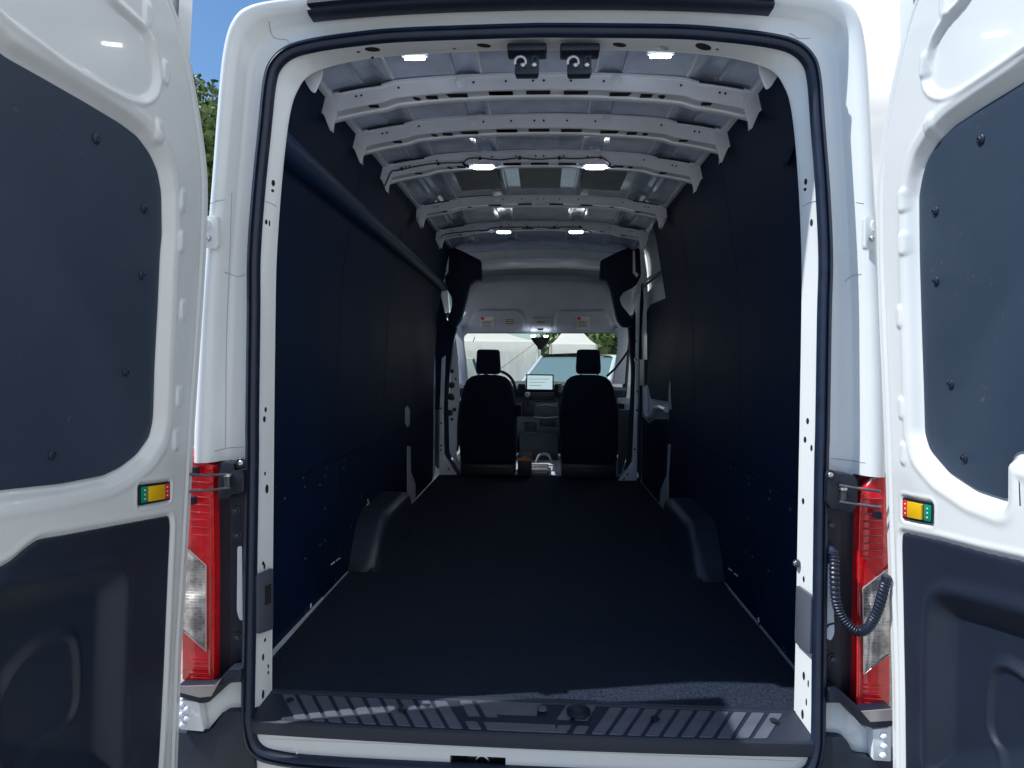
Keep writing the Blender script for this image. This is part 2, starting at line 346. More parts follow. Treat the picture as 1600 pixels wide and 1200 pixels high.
# welded seam lines on the frame
def wire_on(tree, pts, r, lift=.0006, n=16):
    P = catmull(pts, n); out = []
    for u, v in P:
        h = hit(tree, u, v)
        if h: out.append(h[0]+h[1]*lift)
    return out
for pts in ([(420, 33), (425, 55), (435, 61), (447, 62), (453, 68)], [(1265, 60), (1247, 60), (1240, 55), (1233, 52)], [(350, 425), (372, 432), (383, 428)], [(335, 705), (350, 701), (365, 699), (382, 698)], [(1320, 440), (1332, 431), (1346, 428)], [(1298, 716), (1325, 719), (1352, 723)], [(327, 318), (340, 314), (352, 312)], [(1338, 316), (1350, 318)],
            [(362, 300), (358, 420), (354, 520), (353, 640), (352, 700)]):
    w_ = wire_on(frame_t, pts, .001)
    if len(w_) > 3: MB().tube(w_, .0011, 5).build('seam_bead', seam, van)
w_ = wire_on(jamb_t, [(403, 315), (413, 315), (422, 317), (432, 323)], .001)
MB().tube(w_, .0011, 5).build('seam_bead', seam, van)
w_ = wire_on(jamb_t, [(1254, 323), (1262, 318), (1270, 315), (1277, 314)], .001)
if len(w_) > 3: MB().tube(w_, .0011, 5).build('seam_bead', seam, van)
# holes and slots in the jamb
hl = MB()
for u, v, r, rx in [(427, 286, .006, .6), (426, 298, .003, 1), (416, 347, .005, .5), (421, 349, .006, .25), (415, 640, .005, .6), (413, 655, .006, .6), (414, 740, .004, .6), (417, 764, .009, .5), (411, 880, .004, .8), (413, 885, .006, .5), (411, 1027, .007, .5), (419, 1041, .004, .6), (419, 1051, .004, .6), (411, 1085, .009, .45), (414, 1000, .004, .8),
                     (1259, 284, .006, .5), (1258, 296, .003, 1), (1268, 348, .007, .4), (1262, 658, .006, .6), (1258, 687, .006, .6), (1268, 700, .006, .5), (1255, 783, .006, .6), (1256, 1056, .008, .5), (1263, 1068, .007, .3), (1260, 1097, .007, .3), (1254, 1116, .009, .45), (1256, 905, .006, .5),
                     (582, 77, .011, 1.5), (560, 81, .004, 1), (756, 71, .011, 1.5), (710, 76, .003, 1.3), (582, 90, .003, 1), (541, 101, .004, 1.), (968, 70, .011, 1.5), (1037, 75, .008, 1.3), (1099, 73, .013, 1.5), (1121, 77, .003, 1), (1098, 86, .003, 1)]:
    h = hit(jamb_t, u, v)
    if h: hl.disc(h[0], h[1], r*1.6, .0008, rx=rx)
tag(hl.build('jamb_holes', hole, van), kind='stuff')
# grey covers on the jamb (strap striker pockets)
for q, sg in (([(403, 897), (425, 886), (426, 976), (404, 989)], -1), ([(1265, 927), (1245, 912), (1244, 1002), (1263, 1020)], 1)):
    pts = []
    for u, v in q:
        h = hit(jamb_t, min(max(u, 408), 1262), v) or (Vector(pX(u, v, X0+sg*.83)), Vector((-sg, 0, 0)))
        p = pX(u, v, X0+sg*.826) if abs(u-834) > 415 else h[0]
        pts.append(Vector(p))
    pts = [Vector((X0+sg*(.832-.010*((i == 1) or (i == 2))), 1.885+.088*((i == 1) or (i == 2)), p.z)) for i, p in enumerate(pts)]
    c = MB().prism([Vector(p) for p in rnd(pts, .012, 4)], (-sg*.010, -.003, 0), .003).build('jamb_cover', grey, van)
    if sg < 0:
        MB().prism([pts[0]*.45+pts[1]*.55+Vector((.011, -.003, dz-.01)) + Vector((a*.4, a, 0)) for a, dz in ((-.012, -.035), (.014, -.035), (.014, -.095), (-.012, -.095))], (.002, -.001, 0)).build('latch_slot', hole, c)
# small bolt under right upper cover
h = hit(jamb_t, 1247, 880)
if h:
    b = MB().disc(h[0], h[1], .012, .012, dome=.004).build('striker_bolt', darkmetal, van); MB().disc(h[0]+h[1]*.014, h[1], .006, .004).build('bolt_head', metal, b)

# ---- lower white face below the sill, with the latch recess
P0 = pY(703, 1182, 1.87); P1 = pY(790, 1182, 1.87)
mb = MB(); yb = 1.876
def face(xa, xb, za, zb): mb.box(xa, xb, yb, yb+.05, za, zb)
face(X0-.83, P0[0], .50, .675); face(P1[0], X0+.83, .50, .675); face(P0[0], P1[0], P0[2], .675); face(P0[0], P1[0], .50, .52)
lf = mb.build('sill_face', paint, van); lf_t = bvh(lf)
MB().loft([[(X0-.80+a, yb-.006*b, .655-.0*a) for a in np.linspace(0, 1.6, 30)] for b in (0, 1)]+[[(X0-.79+a, yb-.006, .638) for a in np.linspace(0, 1.58, 30)], [(X0-.78+a, yb, .630) for a in np.linspace(0, 1.56, 30)]]).build('sill_ridge', paint, van)
for pts in ([(404, 1147), (410, 1160), (422, 1167), (440, 1170), (459, 1171), (464, 1176), (463, 1186)], [(1262, 1178), (1255, 1190), (1245, 1197)]):
    w_ = wire_on(lf_t, pts, .002, .0)
    if len(w_) > 3: MB().tube(w_, .004, 8).build('pressed_ridge', paint, van)
mb = MB(); mb.box(P0[0]-.004, P1[0]+.004, yb+.055, yb+.065, .50, P0[2]+.02)
r_ = mb.build('latch_recess', darkmetal, van)
MB().box(P0[0]+.05, P0[0]+.075, yb+.03, yb+.05, .55, P0[2]-.008, .003).build('nut_plate', metal, r_)
MB().tube([(P0[0]+.095+.02*cos(a), yb+.02, P0[2]-.032+.022*sin(a)) for a in np.linspace(-.6, 3.7, 14)], .004, 8).build('striker_loop', metal, r_)
MB().box(P0[0]+.082, P0[0]+.13, yb+.03, yb+.052, .52, P0[2]-.02, .004).build('striker_base', black, r_)

# ---- step threshold (black moulding with raised tread pads)
def sill_pt(a, b, lift=0.):
    """a -1..1 across, b 0 front lip .. 1 carpet edge"""
    w = .842-.020*b; y = 1.862+.128*b-.018*(1-a*a)*(1-b)+.0*b; z = .697+.030*b
    return (X0+a*w, y, z+lift)
aa = np.linspace(-1, 1, 60)
rings = [[(X0+a*.842, 1.862-.018*(1-a*a)+.02, .655) for a in aa], [(X0+a*.842, 1.862-.018*(1-a*a)-.002, .655) for a in aa], [(X0+a*.842, 1.862-.018*(1-a*a)-.004, .678) for a in aa], [(X0+a*.842, 1.862-.018*(1-a*a)-.001, .693) for a in aa]]
rings += [[sill_pt(a, b) for a in aa] for b in (.03, .1, .4, .85, .88, .90, .92, .94, .97, 1.0)]
for k, dz in ((8, .004), (9, .004), (11, .004), (12, .004)):
    rings[k] = [(p[0], p[1], p[2]+dz) for p in rings[k]]
rings += [[(p[0], p[1]+.004, p[2]-.03) for p in rings[-1]]]
step = MB().loft(rings).build('step_threshold', trim, van, ang=30)
def padq(q, name='tread_pad', r=.012):
    """q: list of (a,b)"""
    Q = rnd([np.array(p) for p in q], r, 3)
    bm = bmesh.new(); top = [bm.verts.new(sill_pt(a, b, .0035)) for a, b in Q]; bot = [bm.verts.new(sill_pt((a-sum(p[0] for p in q)/len(q))*1.03+sum(p[0] for p in q)/len(q), b, -.001)) for a, b in Q]
    bm.faces.new(top)
    for i in range(len(Q)): bm.faces.new((top[i], top[(i+1) % len(Q)], bot[(i+1) % len(Q)], bot[i]))
    MB().bm(bm).build(name, tread, step, ang=30)
sp = .0655
for sg in (-1, 1):
    for k in range(10):
        a0 = -.945+k*sp; a1 = a0+sp*.70; sh = sp*(1.0+.75*abs(a0))
        padq([(sg*a0, .80), (sg*a1, .80), (sg*(a1+sh), .07), (sg*(a0+sh), .07)])
    a0 = -.945+10*sp
    for k in (0, 1):
        b0 = a0+.012+k*sp
        padq([(sg*(b0+.02), .84), (sg*(b0+.02+sp*.66), .84), (sg*(b0+.02+sp*1.30), .42), (sg*(b0+.02+sp*.62), .42)])
        padq([(sg*(b0+.055), .26), (sg*(b0+.055+sp*.66), .26), (sg*(b0+.055+sp*.95), .07), (sg*(b0+.055+sp*.3), .07)])
padq([(-.15, .84), (.05, .84), (.03, .50), (-.12, .50)]); padq([(-.125, .26), (.10, .26), (.10, .07), (-.105, .07)])
def sill_px(u, v):
    for b in np.linspace(0, 1, 60):
        p = np.array(sill_pt(0, b)); q = pZ(u, v, p[2])
        if q[1] <= p[1]+.01*0: return Vector((q[0], q[1], p[2]))
    return Vector(q)
for u, v, r in ((629, 1110, .013), (1024, 1125, .013), (453, 1096, .012), (1209, 1128, .012)):
    c = pZ(u, v, .716); MB().disc((c[0], c[1], c[2]+.004), (0, 0, 1), r, .0035, dome=-.002).build('screw_recess', hole, step)
c = pZ(847, 1109, .722); MB().disc((c[0], c[1], c[2]+.002), (0, 0, 1), .016, .006, 20, .002).build('screw_cap', grey, step)
c = pZ(904, 1113, .720)
MB().disc((c[0], c[1], c[2]), (0, 0, 1), .036, .010, 28, .0).build('latch_knob_ring', black, step); MB().disc((c[0], c[1], c[2]+.010), (0, 0, 1), .025, .004, 28, .001).build('latch_knob', rubber, step)

# ---- load floor
FZ = .727
fl = []
for y in np.linspace(1.988, 6.0, 60): fl.append([(X0+x, y, FZ+.0025*math.sin(x*9+y*3)*math.sin(y*5)) for x in np.linspace(-.925, .925, 24)])
MB().loft(fl).build('floor_mat', carpet, van)
MB().box(X0-.95, X0+.95, 2.03, 7.6, .66, .705).build('floor_pan', paint_in, van)
# exposed metal strip beside the left mat edge
MB().prism([Vector((X0-.936, 2.04, FZ+.003)), Vector((X0-.912, 2.04, FZ+.004)), Vector((X0-.922, 2.75, FZ+.003)), Vector((X0-.936, 2.78, FZ+.003))], (0, 0, .004)).build('floor_edge_strip', paint_in, van)

# ---- side walls (body side outside, dark boards inside)
def wprof(z): return float(np.interp(z, [.66, 1.6, 2.2, 2.65, 2.86], [.938, .935, .905, .825, .775]))
def wall(sg, ya, yb_, za, zb, name, m_, off=0., parent=van, ny=30, nz_=18):
    rings = [[(X0+sg*(wprof(z)-off), y, z) for z in np.linspace(za, zb, nz_)] for y in np.linspace(ya, yb_, ny)]
    mb = MB().loft(rings)
    # turned-back edges for thickness
    for y in (ya, yb_): mb.loft([[(X0+sg*(wprof(z)-off), y, z) for z in np.linspace(za, zb, nz_)], [(X0+sg*(wprof(z)-off+.006), y, z) for z in np.linspace(za, zb, nz_)]])
    for z in (za, zb): mb.loft([[(X0+sg*(wprof(z)-off), y, z) for y in (ya, yb_)], [(X0+sg*(wprof(z)-off+.006), y, z) for y in (ya, yb_)]])
    return mb.build(name, m_, parent)
SM = 1.318
wl = []
for sg, segs in ((-1, [(2.02, 2.95), (2.955, 3.80), (3.86, 5.62)]), (1, [(2.02, 2.95), (2.955, 3.80), (3.86, 4.62)])):
    for (a, b) in segs:
        wl.append((sg, a, b, wall(sg, a, b, SM+.004, 2.84, 'upper_wall_board', wallm)))
        wl.append((sg, a, b, wall(sg, a, b, .73, SM, 'lower_wall_board', wallm, .003)))
    wall(sg, 3.801, 3.859, .73, 2.84, 'pillar_board', wallm, -.001)
# body side outside + inner closing skin
for sg in (-1, 1):
    prf = [(1.01, .55), (1.055, .75), (1.065, 1.2), (1.056, 1.5), (1.035, 1.95), (1.005, 2.33), (.993, 2.53), (.977, 2.71), (.948, 2.825), (.89, 2.885), (.74, 2.915), (.4, 2.93), (0, 2.94)]
    rings = []
    Ys = [2.16, 2.5, 3.2, 4.6, 5.98] if sg < 0 else [2.16, 2.5, 3.2, 4.6, 5.98]
    for y in Ys:
        rings.append([(X0+sg*(w if w > .99 else w), y, z) for w, z in catmull(prf, 60)])
    MB().loft(rings).build('body_side', paint, van, ang=50)
    MB().loft([[(X0+sg*.965, y, z) for z in (.60, 2.2)] for y in (2.05, 4.65 if sg > 0 else 5.9)]).build('inner_side_skin', paint_in, van)
# white slots and pillar bits showing through the wall boards
def on_wall(sg, u, v, lift=.004):
    q = pX(u, v, X0+sg*.935)
    for _ in range(4): q = pX(u, v, X0+sg*(wprof(q[2])-lift))
    return Vector(q)
def wall_patch(sg, pts, name, m_, lift=.004, th=.002, r=.004):
    P = [on_wall(sg, u, v, lift) for u, v in pts]; P = [Vector(p) for p in rnd(P, r, 3)]
    return MB().prism(P, (-sg*th, 0, 0)).build(name, m_, van)
wall_patch(-1, [(633, 638), (636, 634), (640, 640), (640, 662), (637, 668), (633, 662)], 'exposed_pillar_slot', paint_in)
wall_patch(-1, [(636, 697), (641, 698), (642, 738), (649, 756), (649, 795), (643, 798), (636, 790)], 'exposed_pillar_foot', paint_in)
wall_patch(1, [(1044, 694), (1048, 694), (1045, 740), (1045, 797), (1035, 806), (1030, 803), (1032, 766), (1042, 742)], 'exposed_pillar_foot', paint_in)
wall_patch(1, [(1047, 595), (1049, 640), (1044, 640), (1045, 612)], 'exposed_pillar_slot', paint_in)
ws = MB()
for sg, u, v in [(-1, 520, 880), (-1, 528, 874), (1, 1141, 890), (1, 1150, 898)]:
    p = on_wall(sg, u, v); a, b = on_wall(sg, u-2.6*1, v+1.9*(-sg)), on_wall(sg, u+2.6, v-1.9*(-sg))
    ws.tube([a, b], .0035, 6)
for sg, pts in ((-1, [(486, 943), (485, 950)]), (1, [(1185, 965), (1186, 972)]), (-1, [(575, 780), (575, 785)]), (-1, [(573, 789), (577, 786)])):
    ws.tube([on_wall(sg, *p) for p in pts], .003, 6)
tag(ws.build('wall_slots', paint_in, van), kind='stuff')
for sg, L in ((-1, [(473, 747), (475, 761), (499, 758), (507, 744), (509, 731), (536, 731), (538, 718), (444, 779), (507, 795), (507, 845), (499, 852), (476, 873), (547, 823), (563, 775), (586, 758), (638, 530), (641, 575), (524, 905), (476, 957), (648, 562)]), (1, [(1143, 730), (1171, 746), (1172, 757), (1205, 768), (1203, 780), (1236, 796), (1169, 811), (1168, 862), (1202, 892), (1177, 871), (1226, 1013), (1229, 1020), (1115, 788), (1102, 795), (1045, 534), (1050, 583), (1187, 975)])):
    for u, v in L:
        p = on_wall(sg, u, v, .002); MB().disc(p, (-sg, 0, 0), .007, .004, 10, .003).build('wall_rivet', rivet, van)
# louvre vents near the arches
for sg, cu, cv in ((-1, 538, 846), (1, 1141, 846)):
    mb = MB()
    for r in range(4):
        for c in range(3):
            u = cu+sg*(-1)*(c*6-6)*(1); v = cv+r*8+(c*6-6)*(-.6)
            p = on_wall(sg, u, v, .002); mb.tube([p+Vector((0, -.014, 0)), p+Vector((0, .014, 0))], .003, 6)
    tag(mb.build('louvre_vent', trim, van), kind='stuff')
# rounded belt duct along the upper left wall
P = [Vector((X0-wprof(2.50)+.004, y, 2.50-.018*(y-2.05))) for y in np.linspace(2.03, 5.6, 20)]
MB().tube(P, [.050-.004*(y-2.03) for y in np.linspace(2.03, 5.6, 20)], 16).build('wall_duct', mat('duct_vinyl', (.008, .030, .085), .5, var=.1, spec=.3), van)
# faint round cap on the right wall
p = on_wall(1, 1232, 238, .001); MB().disc(p, (-1, 0, .3), .055, .004, 30).build('round_cap', wallm, van)

# ---- wheel arch covers
for sg in (-1, 1):
    # plan section grid, rounded shell
    def arch_ring(y, top, inner, zb=FZ-.002):
        pts = []
        for a in np.linspace(0, 1, 14):
            if a < .5:
                t = a/.5; pts.append((.936-(.936-inner-.05)*t, top))
            else:
                t = (a-.5)/.5*pi/2; pts.append((inner+.05-.05*sin(t), top-.05+.05*cos(t)))
        pts.append((inner-.012, zb+.02)); pts.append((inner-.022, zb))
        return [(X0+sg*w, y, z) for w, z in pts]
    ys = [3.135, 3.15, 3.17, 3.21, 3.29, 3.35, 3.40, 3.55, 3.70, 3.85, 3.93, 4.0, 4.05, 4.09, 4.12]
    tp = [FZ+.002, .745, .775, .835, .935, .975, .985, .985, .985, .985, .972, .93, .86, .77, FZ+.002]
    inr = [.83, .815, .80, .788, .782, .78, .778, .778, .778, .778, .782, .79, .80, .82, .85]
    rg = []
    for y, t, i_ in zip(ys, tp, inr):
        rr_ = arch_ring(y, t, i_); rr_ = [(p[0], p[1]+(.045*((p[2]-FZ)/.26) if y < 3.2 else 0), max(p[2], FZ-.003)) for p in rr_]; rg.append(rr_)
    MB().loft(rg).build('wheel_arch_cover', mat('arch_plastic', (.018, .029, .052), .36, bump=.5, bscale=350, var=.1), van, ang=60)

# ---- roof: skin, bows, rails, pads, lamps
def zc(w, dz=0.): return 2.866+dz-.048*(w/.8)**2-.02*abs(w/.8)**6
YB = [2.40, 2.79, 3.26, 4.12, 4.87]
ends = [2.0]+YB+[5.62]
wv = np.linspace(-.80, .80, 64)
def rib(w):
    r = 0
    for c in (-.62, -.26, .26, .62): r += .016*(1/(1+math.exp(-(abs(w-c)-.035)/-.0022)))
    return r
for a, b in zip(ends[:-1], ends[1:]):
    rg = [[(X0+w, y, zc(w)+rib(w)-.006+.0015*math.sin(7*y+w*5)) for w in wv] for y in np.linspace(a+.002, b-.002, 14)]
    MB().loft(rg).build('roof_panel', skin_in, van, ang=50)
MB().box(X0-.9, X0+.9, 1.99, 5.9, 2.925, 2.935).build('roof_skin_inner', paint, van) if False else None
for i, Y in enumerate(YB):
    sc = 1.0 if i < 3 else .85
    def bz(w): # jog in the bow beyond +-.56
        return zc(w, -.018)-.010*(1/(1+math.exp(-(abs(w)-.56)/.006)))
    x = np.linspace(-.79, .79, 70)
    hh = .046*sc
    pr = [(-.004, .010), (-.006, .0), (-.002, -.004), (.0, -hh), (.004, -hh-.003), (.050, -hh-.004), (.053, -hh-.010), (.057, -hh-.012), (.074, -hh-.012), (.078, -hh-.008), (.080, 0.0)]
    bow = MB().loft([[(X0+w, Y+dy, bz(w)+(dz-.012*(w/.8)**2 if dz < -.02 else dz)) for w in x] for dy, dz in pr]).build('roof_bow', paint_in, van, ang=30)
    bt = bvh(bow)
    # holes: slots on the lower shelf
    n_ = 0
    for w in ((-.40, -.31, -.14, .14-.28, 0, .14, .31, .40) if i < 3 else (-.3, -.1, .1, .3)):
        L = .045 if abs(w) not in (.40,) else .022
        z = bz(w)-hh-.004-.012*(w/.8)**2; hb = MB(); hb.box(X0+w-L, X0+w+L, Y+.012, Y+.044, z-.0015, z-.0003); hb.build('bow_slot', hole, bow, False)
    hb = MB()
    for w in (-.68, -.66, -.52, -.24, -.12, -.02, .02, .12, .24, .52, .66, .68):
        hb.disc((X0+w, Y-.0045, bz(w)-hh*.45), (0, -1, 0), .0045, .0006, 10)
    for w in (-.46, .46): hb.disc((X0+w, Y+.028, bz(w)-hh-.0036-.012*(w/.8)**2), (0, 0, -1), .014, .0008, 14, rx=1.4)
    tag(hb.build('bow_holes', hole, bow), kind='stuff')
    for sg in (-1, 1):
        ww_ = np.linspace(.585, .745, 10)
        MB().loft([[(X0+sg*w, Y-.006, bz(w)+a) for w in ww_] for a in (.004, .013)]+[[(X0+sg*w, Y+.03, bz(w)+.014) for w in ww_]]).build('bow_gap_shade', black, bow)  # black strip added as the shade in the gap between bow and roof skin
        MB().box(*sorted((X0+sg*.60, X0+sg*.655)), Y+.006, Y+.03, bz(.63)-hh-.012, bz(.63)-hh-.010).build('bow_slot', hole, bow, False)
        MB().disc((X0+sg*.285, Y-.004, bz(.285)-hh*.35), (0, -1, 0), .022, .003, 20, .002).build('pressed_boss', paint_in, bow)
    # end brackets: forked gusset hanging down the wall
    for sg in (-1, 1):
        z0 = bz(.79)
        g = [(sg*.738, z0+.004), (sg*.815, z0-.004), (sg*.818, z0-.056), (sg*.803, z0-.062), (sg*.792, z0-.088), (sg*.777, z0-.126), (sg*.769, z0-.126), (sg*.760, z0-.086), (sg*.750, z0-.058)]
        P = [Vector((X0+a*sc**.15, Y-.008, b)) for a, b in g]
        MB().prism([Vector(p) for p in rnd(P, .01, 3)], (0, .006, 0), .0015).build('bow_bracket', paint_in, bow)
        MB().prism([Vector((X0+sg*.762, Y-.012, z0-.135)), Vector((X0+sg*.80, Y-.002, z0-.05)), Vector((X0+sg*.80, Y+.10, z0-.02)), Vector((X0+sg*.79, Y+.09, z0-.05))], (sg*.003, 0, 0)).build('bow_gusset', paint_in, bow)
# first gusset pair at the rear header
for sg in (-1, 1):
    P = [Vector((X0+sg*a, 2.06, b)) for a, b in ((.755, 2.745), (.685, 2.755), (.692, 2.70), (.715, 2.648), (.728, 2.655), (.755, 2.70))]
    MB().prism([Vector(p) for p in rnd(P, .008, 3)], (0, .006, 0), .001).build('header_gusset', paint_in, van)
# roof rails
for sg in (-1, 1):
    MB().box(*sorted((X0+sg*.770, X0+sg*.812)), 2.06, 5.6, 2.772, 2.800, .006).build('roof_rail', paint_in, van)
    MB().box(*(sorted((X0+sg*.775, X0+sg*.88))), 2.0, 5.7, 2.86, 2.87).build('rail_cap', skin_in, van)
for a, b in zip(ends[:-1], ends[1:]):
    for c in (-.66, -.54, -.31, -.21, .21, .31, .54, .66):
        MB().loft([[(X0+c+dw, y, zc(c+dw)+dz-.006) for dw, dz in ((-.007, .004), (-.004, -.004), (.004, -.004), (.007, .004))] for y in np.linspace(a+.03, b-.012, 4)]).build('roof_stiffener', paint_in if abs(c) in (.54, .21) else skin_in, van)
# sound pads
for c in (-.36, 0, .36):
    rg = [[(X0+w, y, zc(w)-.011) for w in np.linspace(c-.12, c+.12, 10)] for y in (3.55, 3.66, 3.8, 3.95)]
    MB().loft(rg).build('sound_pad', pad, van)
# led roof lamps
def led(u, v, Y, w=.085, d=.03, lit=1., name='roof_lamp'):
    c = pY(u, v, Y); base = MB(); P = [Vector((c[0]+a, c[1]+b, c[2]+.004)) for a, b in rnd([np.array(q) for q in ((-w*.66, -d*.8), (w*.66, -d*.8), (w*.66, d*.8), (-w*.66, d*.8))], .02, 6)]
    b = base.prism(P, (0, 0, .012), .002).build(name, paint_in, van)
    P = [Vector((c[0]+a, c[1]+b_, c[2]-.004)) for a, b_ in rnd([np.array(q) for q in ((-w*.5, -d*.6), (w*.5, -d*.6), (w*.5, d*.6), (-w*.5, d*.6))], .018, 6)]
    MB().prism(P, (0, 0, .008), .002).build('lamp_lens', lamp, b)
for u in (755, 930): led(u, 261.5, 3.30, .10, .042)
for u in (787, 900): led(u, 363, 4.91, .10, .042)
for u, v in ((648, 91), (1032, 88)): led(u, v, 2.11, .066, .008)
# wiring along bows 3 and 5
def cable(pts, Y, r=.0035, n=40, name='roof_cable'):
    P = [pY(u, v, Y) for u, v in catmull(pts, n)]; o = MB().tube(P, r, 6).build(name, rubber, van); return o
c3 = cable([(601, 291), (606, 280), (612, 268), (622, 266), (655, 259), (685, 255), (722, 254), (731, 248), (750, 247), (780, 250), (810, 247), (840, 249), (874, 247), (900, 248), (932, 246), (944, 248), (955, 259)], 3.245)
for u, v in ((628, 264), (685, 256), (750, 248), (812, 247), (874, 247), (938, 247)): MB().disc(pY(u, v, 3.243), (0, -1, 0), .009, .008, 10).build('cable_clip', rubber, c3)
MB().tube([pY(u, v, 3.26) for u, v in ((723, 254), (727, 258), (733, 261))], .007, 8).build('plug', rubber, c3)
MB().tube([pY(u, v, 3.26) for u, v in ((950, 258), (957, 261), (964, 260))], .007, 8).build('plug', rubber, c3)
c5 = cable([(690, 372), (696, 366), (740, 361), (762, 360), (766, 357), (783, 355), (824, 355), (866, 355), (906, 355), (912, 359), (925, 363)], 4.855, .004)
for u, v in ((783, 355), (824, 355), (866, 355), (906, 355)): MB().disc(pY(u, v, 4.853), (0, -1, 0), .011, .008, 10).build('cable_clip', rubber, c5)
# door latch strikers hanging from the header
for u0, u1 in ((793, 854), (875, 938)):
    c = pY((u0+u1)/2, 66, 1.97); wd = .060
    b = MB().box(c[0]-wd, c[0]+wd, 1.965, 2.03, c[2]-.026, c[2]-.002, .006).build('latch_striker', black, van)
    MB().prism([Vector(p) for p in rnd([Vector((c[0]-wd*.62, 1.99, c[2]-.02)), Vector((c[0]+wd*.62, 1.99, c[2]-.02)), Vector((c[0]+wd*.60, 1.99, c[2]-.088)), Vector((c[0]-wd*.60, 1.99, c[2]-.088))], .008, 4)], (0, .03, 0), .002).build('striker_plate', rubber, b)
    MB().box(c[0]-wd*.62, c[0]+wd*.62, 1.984, 1.992, c[2]-.088, c[2]-.070, .002).build('lower_lip', black, b)
    MB().tube([(c[0]-.020+.015*cos(a)*1.1, 1.980-.008*sin(a), c[2]-.055+.014*sin(a)) for a in np.linspace(pi*1.1, -pi*.1, 12)], .0045, 8).build('striker_loop', metal, b)
    for dx in (-.012, .022): MB().disc((c[0]+dx, 1.988, c[2]-.058), (0, -1, 0), .008, .004, 16, .002).build('striker_bolt', metal, b)
    MB().tube([(c[0]+.024+.008*cos(a), 1.984, c[2]-.046-.012*sin(a)) for a in np.linspace(0, 2*pi, 14)], .002, 6).build('spring_ring', darkmetal, b)

# ================================================================== FRONT OF THE CARGO BAY AND CAB
# front roof panel and white crossmember
rg = [[(X0+w, y, 2.865-.055*(w/.8)**2-.02*(y-5.62)) for w in np.linspace(-.80, .80, 30)] for y in (5.62, 5.9, 6.1)]
MB().loft(rg).build('roof_panel', skin_in, van)
def polyY(pts, Y, d, name, m_, parent=van, r=0., bev=0., k=4, label=None):
    P = [Vector(pY(u, v, Y)) for u, v in pts]
    if r: P = [Vector(p) for p in rnd(P, r, k)]
    return MB().prism(P, (0, d, 0), bev).build(name, m_, parent, label=label)
c_ = [pY(u, v, 5.75) for u, v in catmull([(752, 408), (790, 405), (848, 403.5), (900, 405), (938, 408)], 20)]
MB().loft([[p+np.array([0, .04, .03]) for p in c_], [p for p in c_], [p+np.array([0, -.006, -.03]) for p in c_], [p+np.array([0, .0, -.066]) for p in c_], [p+np.array([0, .05, -.078]) for p in c_]]).build('front_crossmember', paint_in, van, ang=25)
# side plates dark brackets
LB = [(690, 384), (708, 386), (722, 392), (752, 407), (752, 437), (742, 437), (733, 446), (727, 470), (722, 490), (719, 500), (711, 511), (702, 509), (699, 498), (706, 480), (706, 465), (698, 452), (694, 430)]
brk = mat('bracket_plastic', (.006, .014, .036), .7, spec=.2, var=.1)
polyY(LB, 5.70, .12, 'overhead_bracket', brk, r=.02, bev=.008)
RB = [(938, 407), (968, 392), (985, 386), (1000, 388), (1002, 430), (994, 446), (975, 456), (968, 466), (972, 478), (984, 492), (989, 500), (986, 510), (973, 511), (965, 500), (955, 452), (948, 437), (938, 437)]
polyY(RB, 5.70, .12, 'overhead_bracket', brk, r=.02, bev=.008)
polyY([(699, 384), (702, 384), (700, 425), (694, 432), (692, 430), (697, 424)], 5.66, .03, 'side_rail_end', paint_in)
polyY([(989, 392), (992, 392), (993, 424), (998, 430), (995, 433), (989, 426)], 5.66, .03, 'side_rail_end', paint_in)
# headliner dome (relief in the x-z plane, leaning forward towards the top)
def hl3(Q, H): # (x,z) -> 3d, surface leans: top nearer
    Y = 6.85-(Q[:, 1]-2.1)*.95
    return np.stack([Q[:, 0], Y-H, Q[:, 1]], 1)
def hlp(u, v):
    p = onp(u, v, (0, 1, .95), 6.85+.95*2.1); return np.array([p[0], p[2]])
HO = [hlp(*q) for q in ((742, 432), (790, 428), (848, 427), (905, 429), (946, 433), (955, 445), (966, 480), (978, 519), (985, 530), (968, 530), (962, 519), (905, 519), (860, 519), (834, 519), (780, 519), (728, 519), (720, 530), (704, 532), (712, 512), (722, 480), (733, 445))]
HO = rnd([np.array(p) for p in HO], .04, 4)
v1 = rnd([hlp(*q) for q in ((745, 484), (812, 484), (819, 494), (820, 518), (732, 518), (735, 500))], .04, 4)
v2 = rnd([hlp(*q) for q in ((872, 485), (944, 484), (954, 500), (960, 518), (866, 518), (867, 494))], .04, 4)
v3 = rnd([hlp(*q) for q in ((830, 496), (860, 496), (866, 519), (826, 519))], .03, 4)
def hh_(Q):
    h = np.zeros(len(Q))
    for v_, k in ((v1, .030), (v2, .030), (v3, .025)):
        d = sdp(Q, v_)[0]; h += k*sstep(.012, -.012, d)-.012*np.exp(-(d/.012)**2)
    d = sdp(Q, HO)[0]; h -= .10*sstep(-.10, 0, d)**2
    return h
hd = relief(HO, hl3, hh_, .012, .03).build('headliner', head, van, ang=60)
def on_hd(pts, name, m_, lift=.036, th=.002, parent=hd):
    P = []
    for u, v in pts:
        p = hlp(u, v); q = hl3(np.array([p]), np.array([lift]))[0]; P.append(Vector(q))
    return MB().prism(P, (0, th, 0)).build(name, m_, parent, False)
for a, b in ((751, 772), (901, 921)):
    l_ = on_hd([(a, 495), (b, 495), (b, 511 if a < 800 else 515), (a, 511 if a < 800 else 515)], 'warning_label', paper)
    on_hd([(a+1, 496), (a+6, 496), (a+6, 500), (a+1, 500)], 'red_mark', redp, .039)
    for k in range(5): on_hd([(a+2, 502+k*2), (b-3-(k % 2)*3, 502+k*2), (b-3-(k % 2)*3, 502.7+k*2), (a+2, 502.7+k*2)], 'text_line', darkmetal, .039)
l_ = on_hd([(788, 498), (806, 498), (806, 508), (788, 508)], 'yellow_label', mat('label_cream', (.55, .53, .40), .6))
